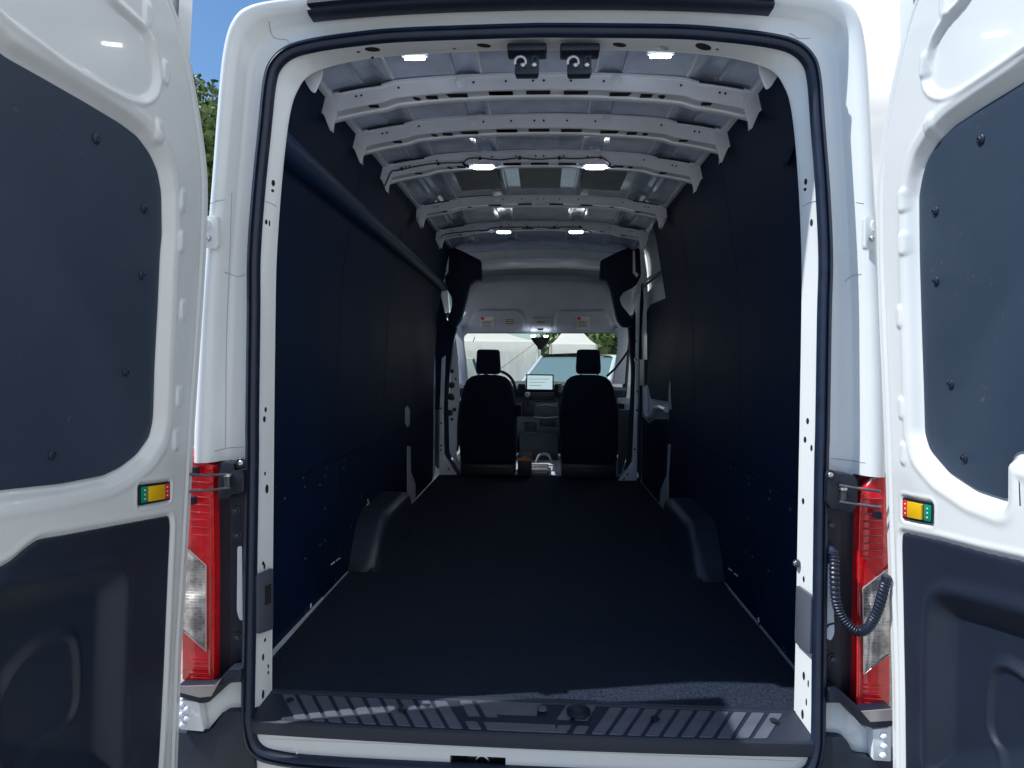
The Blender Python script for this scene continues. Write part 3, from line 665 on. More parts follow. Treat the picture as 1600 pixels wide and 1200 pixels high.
for k in range(3): on_hd([(790, 499.5+k*3), (804, 499.5+k*3), (804, 500.7+k*3), (790, 500.7+k*3)], 'text_line', darkmetal, .039)
on_hd([(839, 503), (851, 503), (851, 504.2), (839, 504.2)], 'console_slot', hole, .034); on_hd([(840, 513), (849, 513), (849, 516), (840, 516)], 'console_slot', hole, .034)
for u in (833, 853): on_hd([(u-4, 524.5), (u+4, 524.5), (u+3, 526.5), (u-3, 526.5)], 'map_lamp', lamp, .05, .01)
# sensor / mirror housing
polyY([(829, 527), (860, 527), (857, 533), (850, 541), (848, 546), (841, 546), (839, 541), (832, 533)], 6.7, .12, 'camera_housing', black, r=.01, bev=.008)
polyY([(848, 546), (850, 549), (853, 555), (851, 556)], 6.75, .01, 'toggle_cord', black)
# windscreen surround, A pillars and glass
ap = lambda pts, Y, d, m_, n='a_pillar', r=.01, b=.006: polyY(pts, Y, d, n, m_, r=r, bev=b)
ap([(705, 512), (722, 512), (723, 524), (724, 540), (727, 560), (731, 600), (718, 600), (712, 560)], 6.75, .10, head)
ap([(963, 512), (985, 512), (980, 545), (976, 600), (957, 600), (962, 575), (966, 545), (967, 524)], 6.75, .10, head)
polyY([(700, 500), (985, 500), (985, 521), (700, 521)], 7.02, .03, 'header_panel', black)
gq = [Vector(pY(705, 512, 6.95)), Vector(pY(985, 512, 6.95)), Vector(pY(985, 640, 8.0)), Vector(pY(705, 640, 8.0))]
MB().add(gq, [(0, 1, 2, 3)]).build('windscreen', glass, van, False)
# front roof over the cab, cab sides, bonnet
rg = [[(X0+w, y, z-.06*(w/.9)**2) for w in np.linspace(-.98, .98, 24)] for y, z in ((5.95, 2.94), (6.3, 2.86), (6.7, 2.62), (7.05, 2.24))]
MB().loft(rg).build('cab_roof', paint, van)
bn = [[(X0+w, y, z-.05*(w/.9)**2) for w in np.linspace(-.9, .9, 20)] for y, z in ((7.95, 1.56), (8.25, 1.545), (8.6, 1.45), (8.8, 1.1), (8.8, .6))]
MB().loft(bn).build('bonnet', paint, van)
for sg in (-1, 1):
    MB().loft([[(X0+sg*1.0, 5.95, z) for z in (.6, 1.0, 1.42)], [(X0+sg*1.0, 7.3, z) for z in (.6, 1.0, 1.40)], [(X0+sg*.98, 8.6, z) for z in (.6, .9, 1.38)]]).build('cab_side', paint, van)
    MB().loft([[(X0+sg*.99, y, 2.3) for y in (5.95, 6.9)], [(X0+sg*.97, y, 2.62) for y in (5.95, 6.6)], [(X0+sg*.92, y, 2.93) for y in (5.95, 6.2)]]).build('cab_upper_side', paint, van)
    # front door: inner trim below the sill, window frame above
    dr = MB().box(*sorted((X0+sg*.93, X0+sg*.99)), 6.10, 7.35, .75, 1.40, .02).build('cab_door_trim', grey, van)
    MB().box(*sorted((X0+sg*.905, X0+sg*.93)), 6.3, 7.2, 1.30, 1.40, .01).build('door_ledge', paint_in, dr)
    MB().tube([(X0+sg*.965, 6.12, 1.40), (X0+sg*.955, 6.14, 1.9), (X0+sg*.94, 6.22, 2.24), (X0+sg*.93, 6.6, 2.26), (X0+sg*.94, 6.95, 2.1), (X0+sg*.96, 7.35, 1.42)], .03, 8).build('window_frame', black, dr)
    MB().add([(X0+sg*.962, 6.14, 1.40), (X0+sg*.962, 7.33, 1.40), (X0+sg*.942, 6.95, 2.1), (X0+sg*.935, 6.25, 2.24)], [(0, 1, 2, 3)]).build('side_glass', glass, dr, False)
polyY([(680, 430), (698, 500), (712, 511), (706, 545), (700, 590), (688, 640), (680, 640)], 5.83, .03, 'pillar_trim', wallm, r=.01)
polyY([(986, 505), (1004, 440), (1006, 470), (1000, 560), (988, 560), (986, 540)], 5.86, .03, 'pillar_trim', wallm, r=.01)
# B pillar / door aperture, left
polyY([(690, 560), (696, 555), (693, 640), (694, 710), (714, 742), (686, 742), (687, 640)], 5.80, .04, 'pillar_foot', paint_in, r=.01, bev=.002)
t_ = MB().tube([pY(u, v, 5.85) for u, v in catmull([(712, 512), (707, 530), (703, 560), (699, 600), (697, 640), (698, 680), (700, 712), (709, 728), (717, 740)], 40)], .020, 8).build('cab_door_seal', rubber, van)
mb_ = polyY([(706, 550), (712, 528), (716, 560), (718, 620), (714, 660), (713, 725), (702, 706), (701, 640)], 6.0, .03, 'cab_door_edge', paint_in)
for u, v, r in ((706, 602, .03), (704, 620, .035), (703, 645, .03), (708, 623, .015), (706, 655, .015), (710, 640, .02), (706, 580, .02), (712, 592, .01)):
    MB().disc(pY(u, v, 6.0), (0, -1, 0), r, .006, 10).build('latch_part', black, mb_)
for u, v in ((689, 638), (689, 661), (689, 696), (689, 703), (701, 733)): MB().disc(pY(u, v, 5.80), (0, -1, 0), .009, .002, 8).build('pillar_hole', hole, van)
# right: pillar with holes, base triangle, belt
polyY([(992, 455), (1002, 448), (1000, 470), (998, 560), (996, 640), (995, 751), (966, 751), (988, 722), (991, 640), (993, 560), (994, 490), (988, 472)], 5.80, .04, 'door_pillar', paint_in, r=.01, bev=.002)
for u, v in ((993, 533), (994, 562), (996, 612), (995, 641), (992, 702), (980, 741), (975, 748)): MB().disc(pY(u, v, 5.80), (0, -1, 0), .009, .002, 8).build('pillar_hole', hole, van)
MB().tube([pY(u, v, 5.84) for u, v in catmull([(984, 512), (986, 545), (989, 580), (987, 640), (985, 700), (978, 735)], 30)], .020, 8).build('cab_door_seal', rubber, van)
polyY([(968, 640), (984, 640), (983, 700), (970, 742), (966, 742)], 6.3, .05, 'cab_door_card', grey, r=.01)
polyY([(966, 622), (984, 622), (984, 632), (966, 630)], 6.25, .05, 'door_grab_ledge', paint_in, r=.008)
MB().tube([pY(u, v, 6.1) for u, v in ((983, 546), (972, 562), (960, 577), (948, 588))], .012, 6).build('seat_belt', black, van)
# sliding side door (right): frame, window board, rail, lower board
DX = X0+.945
def polyX(pts, X, d, name, m_, parent, r=0., bev=0.):
    P = [Vector(pX(u, v, X)) for u, v in pts]
    if r: P = [Vector(p) for p in rnd(P, r, 4)]
    return MB().prism(P, (d, 0, 0), bev).build(name, m_, parent)
sd_ = polyX([(1000, 470), (1040, 425), (1046, 425), (1046, 812), (1003, 765)], DX+.012, .03, 'sliding_door', paint_in, van)
polyX([(1011, 486), (1017, 476), (1040, 466), (1046, 464), (1046, 628), (1018, 623), (1012, 600)], DX+.010, -.004, 'window_board', wallm, sd_, .02)
polyX([(1004, 650), (1014, 662), (1024, 655), (1046, 655), (1046, 812), (1004, 765)], DX+.010, -.004, 'lower_board', wallm, sd_, .02)
polyX([(1003, 562), (1010, 562), (1010, 602), (1003, 602)], DX+.006, -.02, 'door_catch', black, sd_)
MB().tube([pX(u, v, DX-.01) for u, v in ((1008, 608), (1009, 625), (1009, 645), (1014, 653), (1021, 648), (1024, 638), (1032, 636), (1042, 640))], .022, 8).build('door_hinge_arm', paint_in, sd_)
for o_ in (0, 6): MB().tube([pX(u, v+o_, DX-.02) for u, v in ((992, 452), (1015, 434), (1040, 415))], .012, 8).build('slide_rail', darkmetal if o_ else paint_in, van)
MB().tube([pX(u, v, DX) for u, v in ((998, 462), (1000, 520), (1001, 600), (1000, 700), (1000, 765), (1012, 785))], .016, 8).build('slide_door_seal', rubber, van)

# ---- dashboard, screen, wheel
def cabbox(u0, u1, v0, v1, Y, d, name, m_, parent=van, bev=.01):
    a = pY(u0, v0, Y); b = pY(u1, v1, Y); return MB().box(a[0], b[0], Y, Y+d, b[2], a[2], bev).build(name, m_, parent)
a = pY(716, 600, 7.0)
dsh = MB()
xs = np.linspace(X0-.93, X0+.93, 30)
dsh.loft([[(x, 7.9, 1.36+.02*math.cos(x*2)) for x in xs], [(x, 7.3, 1.52) for x in xs], [(x, 6.98, 1.535+.012*math.sin(x*4)) for x in xs], [(x, 6.92, 1.50) for x in xs], [(x, 6.96, 1.42) for x in xs], [(x, 6.90, 1.36) for x in xs], [(x, 6.98, 1.14) for x in xs], [(x, 7.2, .9) for x in xs], [(x, 7.5, .72) for x in xs]])
dash = dsh.build('dashboard', dashm, van, ang=60)
cabbox(822, 865, 584.5, 611, 6.78, .03, 'touch_screen', black, bev=.006)
o = cabbox(824, 863, 586.5, 608.5, 6.776, .003, 'screen_display', screenm, dash, 0)
for k in range(3): MB().add([pY(827, 592+k*5, 6.774), pY(858-k*6, 592+k*5, 6.774), pY(858-k*6, 592.6+k*5, 6.774), pY(827, 592.6+k*5, 6.774)], [(0, 1, 2, 3)]).build('screen_line', mat('screen_ink', (.1, .2, .22), .4), dash, False)
for u in (809.5, 866.5):
    vb = cabbox(u, u+11, 600, 615, 6.86, .02, 'air_vent', hole, dash, .004)
    for k in range(4): cabbox(u+1, u+10, 602+k*3.3, 603+k*3.3, 6.855, .004, 'vent_slat', dashm, dash, 0)
cabbox(822, 866, 613, 625, 6.85, .05, 'radio_panel', black, dash, .008)
for k in range(8): cabbox(829+k*4, 831.2+k*4, 615.5, 617.5, 6.845, .006, 'button', grey, dash, 0)
cabbox(834, 872, 630, 650, 6.7, .3, 'glove_shelf', grey, dash, .01)
cabbox(812, 836, 628, 652, 6.7, .35, 'gear_console', black, dash, .012)
MB().disc(pY(824, 618, 6.62), (0, -.6, .8), .028, .03, 16, .01).build('gear_knob', silver, dash); MB().tube([pY(824, 619, 6.62), pY(826, 636, 6.7)], .012, 8).build('gear_stalk', black, dash)
c = pY(781, 608, 6.65); MB().tube([(c[0]-.03+.19*cos(t), 6.62-.10*sin(t)*.6, c[2]+.19*sin(t)) for t in np.linspace(0, 2*pi, 40)], .016, 8, False).build('steering_wheel', black, van)
# console front, cab floor with ribbed step
polyY([(812, 652), (872, 652), (872, 742), (812, 742)], 7.1, .05, 'bulkhead', dashm)
st = MB().box(*sorted((pY(828, 0, 6.0)[0], pY(869, 0, 6.0)[0])), 5.98, 6.6, .715, .742, .006).build('cab_step', grey, van)
for k in range(7): 
    z_ = .744; y_ = 6.03+k*.06; MB().box(pY(832, 0, y_)[0], pY(866, 0, y_)[0], y_, y_+.02, z_, z_+.008, .002).build('step_rib', silver, st)
MB().tube([pY(u, v, 6.4) for u, v in catmull([(838, 722), (842, 712), (850, 709), (858, 712), (862, 722)], 14)], .012, 8).build('cable_loop', silver, van)
# switches, cup recesses and lower trays between the seats
for q in ((843, 655, 868, 668), (818, 660, 838, 676)): cabbox(q[0], q[2], q[1], q[3], 6.66, .05, 'storage_tray', black, dash, .008)
for k in range(4): cabbox(873, 879, 602+k*3.2, 603.2+k*3.2, 6.84, .006, 'vent_slat', silver, dash, 0)
MB().tube([pY(u, v, 6.64) for u, v in ((838, 634), (852, 632), (870, 634))], .006, 6).build('shelf_edge', silver, dash)
MB().tube([pY(u, v, 6.62) for u, v in ((834, 651), (852, 653), (872, 651))], .006, 6).build('shelf_edge', silver, dash)
# ---- seats
def seat(uc, label, extra):
    Y = 5.80
    s = MB()
    def sec(v, half, dy0, dy1, e=3.2):
        c = pY(uc, v, Y); hw = half/1000*Y; out = []
        for t in np.linspace(0, 2*pi, 28, endpoint=False):
            ct, st_ = cos(t), sin(t); out.append((c[0]+hw*math.copysign(abs(ct)**(2/e), ct), Y+(dy0+dy1)/2+(dy1-dy0)/2*math.copysign(abs(st_)**(2/e), st_), c[2]))
        return out
    bk = MB().loft([sec(v, h, a, b) for v, h, a, b in ((586, 12, .10, .17), (587, 20, .08, .20), (589.5, 28, .06, .22), (595, 34.5, .04, .235), (605, 39.5, .03, .24), (622, 43.5, .01, .25), (650, 47, 0, .25), (690, 46, -.01, .24), (712, 45, -.01, .24), (722, 44, .0, .24))], True, True).build('backrest', cloth, None, ang=70)
    root = empty('seat', (pY(uc, 745, Y)[0], Y+.1, FZ), label, 'seat', None)
    def re(o): o.parent = root; o.location = np.array(o['wl'])-np.array(root['wl']); return o
    re(bk)
    re(MB().loft([sec(v, h, a, b, 3.6) for v, h, a, b in ((545.5, 12, .12, .17), (546.5, 17, .10, .19), (550, 18.5, .09, .20), (575, 20, .09, .21), (582, 19.5, .09, .21), (585, 16, .10, .19))], True, True).build('headrest', cloth, None, ang=70))
    for du in (-13, 13): re(MB().tube([pY(uc+du, 583, Y+.15), pY(uc+du, 592, Y+.15)], .008, 8).build('headrest_post', metal, None))
    c = pY(uc, 722, Y); x = c[0]
    re(MB().box(x-.25, x+.25, Y+.02, Y+.62, c[2]-.02, c[2]+.06, .03).build('cushion', cloth, None))
    re(MB().box(x-.25, x+.25, Y+.05, Y+.5, FZ+.01, c[2]-.022, .01).build('base', black, None))
    re(MB().box(x-.2, x+.2, Y+.0, Y+.04, c[2]-.05, c[2]-.035, .004).build('back_rail', darkmetal, None))
    if extra: extra(root, re, Y)
    return root
def left_extra(root, re, Y):
    re(cabbox(807, 814, 633, 651, Y+.05, .3, 'armrest', cloth, None, .008))
    o = re(cabbox(809, 830, 711, 745, Y+.02, .3, 'side_box', black, None, .006))
    for q in ((811, 716, 5), (817, 713.5, 5), (823, 715.5, 5)):
        d = MB().disc(pY(q[0]+2, q[1]+1, Y+.018), (0, -1, 0), .016, .002, 10).build('orange_mark', orange, None); d.parent = o; d.location = np.array(d['wl'])-np.array(o['wl'])
    d = cabbox(808.5, 829, 716, 720, Y+.016, .003, 'orange_mark', orange, None, 0); d.parent = o; d.location = np.array(d['wl'])-np.array(o['wl'])
seat(761, 'black cab seat left of the centre screen, behind the steering wheel', left_extra)
seat(921, 'black cab seat right of the centre screen', None)

# ================================================================== REAR DOORS
def wd(z): return .932+.055*(2.264-z)
KD = .932+.055*2.264
def dpx(sg, off=0.):
    def f(u, v):
        p = onp(u, v, (1, 0, sg*.055), X0+sg*(KD+off)) ; return np.array([p[1], p[2]])
    return f
def d3(sg, off=0.):
    def f(Q, H): return np.stack([X0+sg*(KD-.055*Q[:, 1]-H-off), Q[:, 0], Q[:, 1]], 1)
    return f
EDGE_L = [(260, -10), (272, 20), (283, 50), (298, 117), (310, 187), (318, 247), (321, 300), (319, 383), (317, 420), (312, 500), (305, 600), (298, 707), (294, 783), (289, 870), (281, 1000), (277, 1100), (273, 1210)]
WIN_L = [(2, 86), (67, 122), (133, 160), (187, 193), (213, 213), (233, 240), (245, 267), (251, 300), (252, 367), (249, 400), (246, 483), (242, 567), (240, 633), (239, 657), (233, 683), (213, 710), (187, 730), (160, 743), (93, 756), (0, 766)]
WIN_R = [(1600, 128), (1533, 170), (1493, 197), (1467, 223), (1450, 250), (1442, 277), (1437, 307), (1438, 400), (1441, 533), (1443, 600), (1445, 677), (1453, 703), (1483, 737), (1527, 765), (1578, 782), (1578, 722), (1583, 710), (1592, 705), (1600, 705)]
UP_L = [(7, 27), (50, 57), (100, 97), (167, 137), (200, 153), (227, 160), (243, 150), (250, 127), (245, 87), (230, 47), (200, 20), (177, 0)]
UP_R = [(1600, 72), (1550, 107), (1500, 140), (1473, 153), (1453, 147), (1443, 130), (1448, 93), (1457, 60), (1477, 27), (1503, 0)]
TR_L = [(0, 888), (20, 878), (43, 857), (63, 843), (100, 837), (180, 822), (266, 806), (268, 820), (263, 933), (258, 1050), (252, 1167), (249, 1210)]
TR_R = [(1600, 879), (1533, 863), (1467, 845), (1408, 832), (1407, 853), (1409, 940), (1410, 1000), (1412, 1100), (1413, 1210)]
BUMP_L = [(230, 22), (258, 113), (248, 205), (285, 313), (283, 377), (285, 485), (279, 620), (274, 687)]
def make_door(sg, label):
    P = dpx(sg); PW = dpx(sg, .023)
    Yd = 1.0
    if sg < 0: win = [PW(*q) for q in WIN_L]; up = [P(*q) for q in UP_L]; tr = [P(*q) for q in TR_L]
    else: win = [PW(*q) for q in WIN_R]; up = [P(*q) for q in UP_R]; tr = [P(*q) for q in TR_R]
    PL = dpx(-1); edge = [PL(q[0]+8, q[1]) for q in EDGE_L]
    edge = catmull([(e[0], e[1]) for e in edge], 90)
    out = np.array([(edge[0][0]-.10, 2.90), (Yd, 2.90), (Yd, .50)]+[tuple(e) for e in edge[::-1]]) if edge[0][1] < 2.9 else None
    if sg < 0: winp = [(1.04, win[0][1]+.03)]+win+[(1.05, win[-1][1]+.004), (1.04, win[-1][1]+.03)]; winp = [tuple(p) for p in winp]
    else: winp = [tuple(p) for p in win]+[(1.10, win[-1][1]), (1.05, win[-1][1]+.05), (1.04, win[0][1]+.0), (1.06, win[0][1]+.03)]
    winp = np.array(rnd([np.array(p) for p in winp], .012, 3))
    upc = np.array(rnd([np.array(p) for p in [tuple(q) for q in up]+[(up[-1][0]-.12, up[-1][1]+.06), (1.06, up[-1][1]+.02), (1.05, up[0][1]+.02)]], .02, 3))
    trp = np.array(rnd([np.array(p) for p in [tuple(q) for q in tr]+[(tr[-1][0], .53), (1.04, .53), (1.04, tr[0][1]-.01)]], .012, 4))
    bez = {-1: [(217, 758), (265, 752), (265, 781), (217, 790)], 1: [(1411, 777), (1458, 787), (1457, 819), (1411, 810)]}[sg]
    bz_ = [P(*q) for q in bez]
    bezp = np.array(rnd([np.array(p) for p in bz_], .006, 4))
    bumps = [PL(*q) for q in BUMP_L]
    def hf(Q):
        h = np.zeros(len(Q))
        de = sdp(Q, out)[0]                              # distance inside the door outline (negative)
        ye = np.interp(Q[:, 1], edge[::-1, 1], edge[::-1, 0]); d = ye-Q[:, 0]   # distance from hinge edge
        h -= .008*sstep(.030, .012, d)                    # stepped flange
        h -= .006*np.exp(-((d-.040)/.006)**2)             # groove
        dw = sdp(Q, winp)[0]; h -= .027*sstep(.030, .003, dw); h += .003*np.exp(-((dw-.044)/.010)**2)
        du = sdp(Q, upc)[0]; h += .0045*np.exp(-((du-.004)/.006)**2); h -= .010*sstep(.0, -.012, du)
        dt = sdp(Q, trp)[0]; h -= .007*sstep(.012, .0, dt); h -= .046*sstep(-.012, -.03, dt); h += .002*np.exp(-((dt-.016)/.006)**2)
        db = sdp(Q, bezp)[0]; h -= .006*sstep(.008, .002, db); h += .002*np.exp(-((db-.011)/.004)**2)
        for b in bumps:
            r = np.sqrt(((Q[:, 0]-b[0])/.013)**4+((Q[:, 1]-b[1])/.026)**4)
            h += .006*sstep(1.6, .7, r)
        # broad pressed swell round the lower window corner
        h += .005*np.exp(-((Q[:, 0]-(ye-.17))**2/.006+(Q[:, 1]-1.50)**2/.004))
        return h
    o = relief(out, d3(sg), hf, .0045, .062).build('rear_door', paint, van, ang=75)
    o['label'] = label
    dt_ = bvh(o)
    # outer skin
    zs = np.linspace(.5, 2.92, 20)
    MB().loft([[(X0+sg*(wd(z)+a), y, z) for z in zs] for a, y in ((.060, 1.72), (.060, 1.783), (.066, 1.788), (.074, 1.785), (.078, 1.77), (.080, 1.4), (.080, 1.0), (.060, .99))]).build('outer_skin', paint, o)
    # window blanking board
    def hb(Q):
        dd = sdp(Q, winp)[0]; return .001*np.sin(Q[:, 0]*11+Q[:, 1]*7)-.001*sstep(-.006, 0, dd)
    bd = relief(winp, d3(sg, -.0215), hb, .012, .003).build('window_board', board, o, ang=60)
    bt_ = bvh(bd)
    pins = {-1: [(150, 217), (225, 326), (221, 430), (196, 581), (81, 710)], 1: [(1533, 218), (1462, 330), (1463, 439), (1486, 600), (1507, 716)]}[sg]
    for u, v in pins:
        h = hit(bt_, u, v)
        if not h: continue
        MB().disc(h[0]-h[1]*.001, h[1], .0115, .005, 20, .0015).build('push_pin', rubber, o)
        MB().disc(h[0]+h[1]*.004, h[1], .006, .0028, 16, -.001).build('pin_centre', black, o)
    # lower trim with pocket and speaker blank
    S_ = {-1: [(-12, 925), (90, 912), (165, 893), (188, 897), (194, 915), (190, 1000), (184, 1210), (-12, 1210)], 1: [(1620, 968), (1540, 945), (1480, 930), (1463, 936), (1457, 952), (1453, 1040), (1453, 1210), (1620, 1210)]}[sg]
    pk = np.array(rnd([P(*q) for q in S_], .03, 5))
    O_ = {-1: [(-5, 1200), (4, 1170), (18, 1100), (42, 1050), (80, 1012), (118, 993), (132, 998), (138, 1030), (138, 1095), (128, 1125), (80, 1158), (30, 1195), (0, 1240)], 1: [(1640, 1110), (1600, 1078), (1572, 1052), (1549, 1040), (1534, 1048), (1528, 1075), (1526, 1130), (1534, 1158), (1570, 1200), (1600, 1230), (1640, 1260)]}[sg]
    ov = np.array(rnd([P(*q) for q in O_], .02, 4))
    def ht(Q):
        de = sdp(Q, trp)[0]; h = -.003*sstep(-.008, 0, de)
        dp_ = sdp(Q, pk)[0]; h = h+.010*np.exp(-((dp_-.012)/.022)**2)-.034*sstep(.010, -.055, dp_)
        do = sdp(Q, ov)[0]; h = h+.012*sstep(.030, .002, do)-.008*sstep(.0, -.008, do)+.003*np.exp(-((do-.004)/.004)**2)
        return h
    relief(trp, d3(sg, -.001), ht, .005, .014).build('lower_trim', trim, o, ang=80)
    # door check release: black bezel, yellow button, red and green tabs
    c = sum(bz_)/4
    def quad(fr, lift, th, name, m_):
        """fr in 0..1 of the bezel: a0,a1,b0,b1"""
        a0, a1, b0, b1 = fr
        def ip(a, b): return (bz_[0]*(1-a)+bz_[1]*a)*(1-b)+(bz_[3]*(1-a)+bz_[2]*a)*b
        pts = rnd([ip(a0, b0), ip(a1, b0), ip(a1, b1), ip(a0, b1)], .003, 3)
        Q = np.array(pts); V = d3(sg)(Q, np.full(len(Q), lift-th)); 
        return MB().prism([Vector(v) for v in V], (-sg*th, 0, 0), .0006).build(name, m_, o)
    quad((0, 1, 0, 1), .0015, .006, 'release_bezel', black)
    L = (.05, .25, .26, .76, .80, .97); 
    gA = (L[0], L[1]) if sg < 0 else (.76, .97); rA = (L[4], L[5]) if sg < 0 else (.03, .20); yA = (.26, .76) if sg < 0 else (.24, .72)
    quad((*gA, .1, .9), .003, .003, 'green_tab', grn); quad((*rA, .1, .9), .003, .003, 'red_tab', redp)
    quad((*yA, .12, .88), .007, .007, 'release_button', yel)
    for (q0, q1) in (gA, rA):
        m0 = (q0+q1)/2
        for bb in (.28, .5, .72):
            quad((m0-.022, m0+.022, bb-.035, bb+.035), .0036, .001, 'tab_mark', whit)
    # small black vent below the board, rod on the right door
    if sg > 0:
        q = P(1592, 735); q2 = P(1594, 790)
        V = d3(sg)(np.array([q, q2]), np.array([-.004, -.004])); MB().tube([Vector(V[0]), Vector(V[1])], .005, 8).build('latch_rod', black, o)
    return o
make_door(-1, 'left rear door in shade, held open')
make_door(1, 'right rear door in sunlight, held open')

# ================================================================== TAIL LIGHTS, HINGES, LOWER CORNERS
def mir(pts): return pts
YL = 1.90
for sg in (-1, 1):
    if sg < 0:
        lens = [(288, 700), (298, 712), (333, 727), (335, 900), (334, 1071), (291, 1063), (285, 1062), (284, 800)]
        cl = [(284, 850), (293, 858), (322, 884), (322, 1018), (292, 991), (284, 985)]
        hs = [(331, 726), (349, 722), (364, 720), (380, 722), (385, 1085), (333, 1083)]
        plate = [(359, 728), (386, 728), (386, 1050), (359, 1050)]
        slot = [(371, 854), (378, 853), (379, 970), (374, 968), (370, 955)]
        bolts = [(368, 797), (371, 836), (371, 995), (369, 1056)]
        under = [(276, 1072), (335, 1070), (357, 1046), (377, 1046), (377, 1062), (361, 1066), (326, 1098), (312, 1099), (276, 1088)]
        white = [(300, 1096), (327, 1094), (360, 1067), (392, 1064), (392, 1114), (349, 1112), (322, 1144), (300, 1140)]
        hing = [(272, 1092), (310, 1097), (318, 1143), (282, 1140), (272, 1125)]
        hb = [(284, 1102), (292, 1108), (283, 1117), (286, 1132), (293, 1122)]
        bump = [(268, 1143), (326, 1147), (350, 1112), (392, 1112), (400, 1230), (240, 1230)]
        edge_w = (335, 1020)
    else:
        lens = [(1392, 738), (1376, 741), (1345, 768), (1343, 800), (1340, 920), (1338, 1099), (1346, 1109), (1390, 1106)]
        cl = [(1392, 884), (1382, 893), (1348, 920), (1350, 1053), (1383, 1027), (1392, 1022)]
        hs = [(1288, 742), (1310, 742), (1345, 748), (1347, 770), (1342, 1100), (1288, 1085)]
        plate = [(1288, 745), (1315, 745), (1315, 1078), (1288, 1078)]
        slot = [(1291, 880), (1300, 882), (1304, 990), (1298, 1002), (1290, 996)]
        bolts = [(1298, 820), (1300, 868), (1301, 1029), (1297, 1092)]
        under = [(1296, 1078), (1311, 1078), (1340, 1104), (1346, 1110), (1395, 1106), (1395, 1135), (1363, 1138), (1345, 1132), (1312, 1098), (1296, 1098)]
        white = [(1284, 1098), (1312, 1098), (1345, 1134), (1366, 1140), (1364, 1188), (1334, 1180), (1320, 1153), (1284, 1150)]
        hing = [(1364, 1140), (1392, 1137), (1392, 1190), (1364, 1188)]
        hb = [(1380, 1150), (1381, 1165), (1379, 1180)]
        bump = [(1284, 1150), (1322, 1153), (1336, 1182), (1420, 1190), (1420, 1250), (1270, 1250)]
    tl = polyY(lens, YL-.02, .12, 'tail_light', redl, r=.012, bev=.008)
    tl_c = polyY(cl, YL-.0255, .03, 'clear_lens', clear, tl, r=.006, bev=.002)
    # rim of the clear window and ribbed red zones
    P = [Vector(pY(u, v, YL-.027)) for u, v in cl]; MB().tube(P+[P[0]], .0015, 6).build('lens_rim', whit if False else silver, tl)
    zt, zb_ = (728, 850) if sg < 0 else (765, 885)
    um = (296, 329) if sg < 0 else (1347, 1378)
    for k in range(9):
        v = zt+12+k*(zb_-zt-16)/9
        MB().tube([pY(um[0], v+(0 if sg < 0 else 3), YL-.0215), pY(um[1], v+2, YL-.0215)], .0022, 5).build('lens_rib', redd, tl)
    for k in range(5):
        v = (1030 if sg < 0 else 1070)+k*7
        MB().tube([pY(um[0]+2, v, YL-.0215), pY(um[1], v+2, YL-.0215)], .0018, 5).build('lens_rib', redd, tl)
    vv = (885, 1055) if sg < 0 else (925, 1090)
    ue = 328 if sg < 0 else 1343
    MB().tube([pY(ue, vv[0], YL-.022), pY(ue, vv[1], YL-.022)], .0035, 6).build('lens_edge_rib', redd, tl)
    h_ = polyY(hs, YL+.015, .10, 'lamp_housing', black, r=.01, bev=.006)
    pl = polyY(plate, YL+.000, .013, 'mounting_plate', black, h_, r=.012, bev=.003)
    polyY(slot, YL-.0012, .002, 'plate_opening', paint_in, h_, r=.012)
    for u, v in bolts:
        MB().disc(pY(u, v, YL), (0, -1, 0), .015, .004, 18, .0).build('bolt_recess', rubber, h_)
        MB().disc(pY(u, v, YL-.004), (0, -1, 0), .008, .006, 12, .001).build('bolt', darkmetal, h_)
    polyY(under, 1.845, .13, 'bumper_corner_trim', black, r=.006, bev=.003)
    polyY([(277, 1073), (334, 1071), (346, 1060), (330, 1088), (312, 1090), (277, 1081)] if sg < 0 else [(1346, 1112), (1395, 1108), (1395, 1126), (1360, 1128)], 1.841, .004, 'trim_top_face', silver)
    polyY(white, 1.885, .10, 'lower_quarter_panel', paint, r=.004, bev=.003)
    hg = polyY(hing, 1.850, .03, 'lower_hinge', paint, r=.004, bev=.002)
    for u, v in hb:
        MB().disc(pY(u, v, 1.849), (0, -1, 0), .010, .008, 6, .002).build('hinge_bolt', paint_in, hg)
    polyY(bump, 1.86, .22, 'bumper_end', trim, r=.02, bev=.012)
    # upper hinge
    uh = [(323, 337), (338, 337), (340, 341), (340, 384), (337, 388), (322, 388)] if sg < 0 else [(1352, 339), (1366, 338), (1366, 391), (1354, 389), (1352, 384)]
    hg = polyY(uh, 1.862, .02, 'upper_hinge', paint, r=.006, bev=.003)
    MB().disc(pY(326 if sg < 0 else 1362, 373, 1.861), (0, -1, 0), .009, .010, 12, .003).build('hinge_bolt', metal, hg)
    MB().tube([pY(u, v, 1.86) for u, v in (((324, 345), (325, 352), (323, 360)) if sg < 0 else ((1365, 345), (1363, 352), (1366, 360)))], .006, 8).build('hinge_knuckle', paint, hg)
    # check strap
    if sg < 0:
        A = [(345, 722), (366, 724), (366, 736), (378, 734), (381, 742), (381, 768), (372, 772), (362, 772), (356, 780), (340, 779), (341, 750)]
        arms = [[(296, 741), (320, 743), (356, 741)], [(296, 768), (325, 766), (360, 762)]]; pivot = (377, 723); rol = (356, 753); tabs = [[(297, 731), (307, 730), (307, 743), (297, 745)], [(296, 777), (303, 778), (303, 789), (295, 788)]]
    else:
        A = [(1293, 752), (1300, 742), (1310, 746), (1312, 740), (1335, 743), (1340, 752), (1340, 790), (1330, 802), (1318, 796), (1300, 796), (1292, 785)]
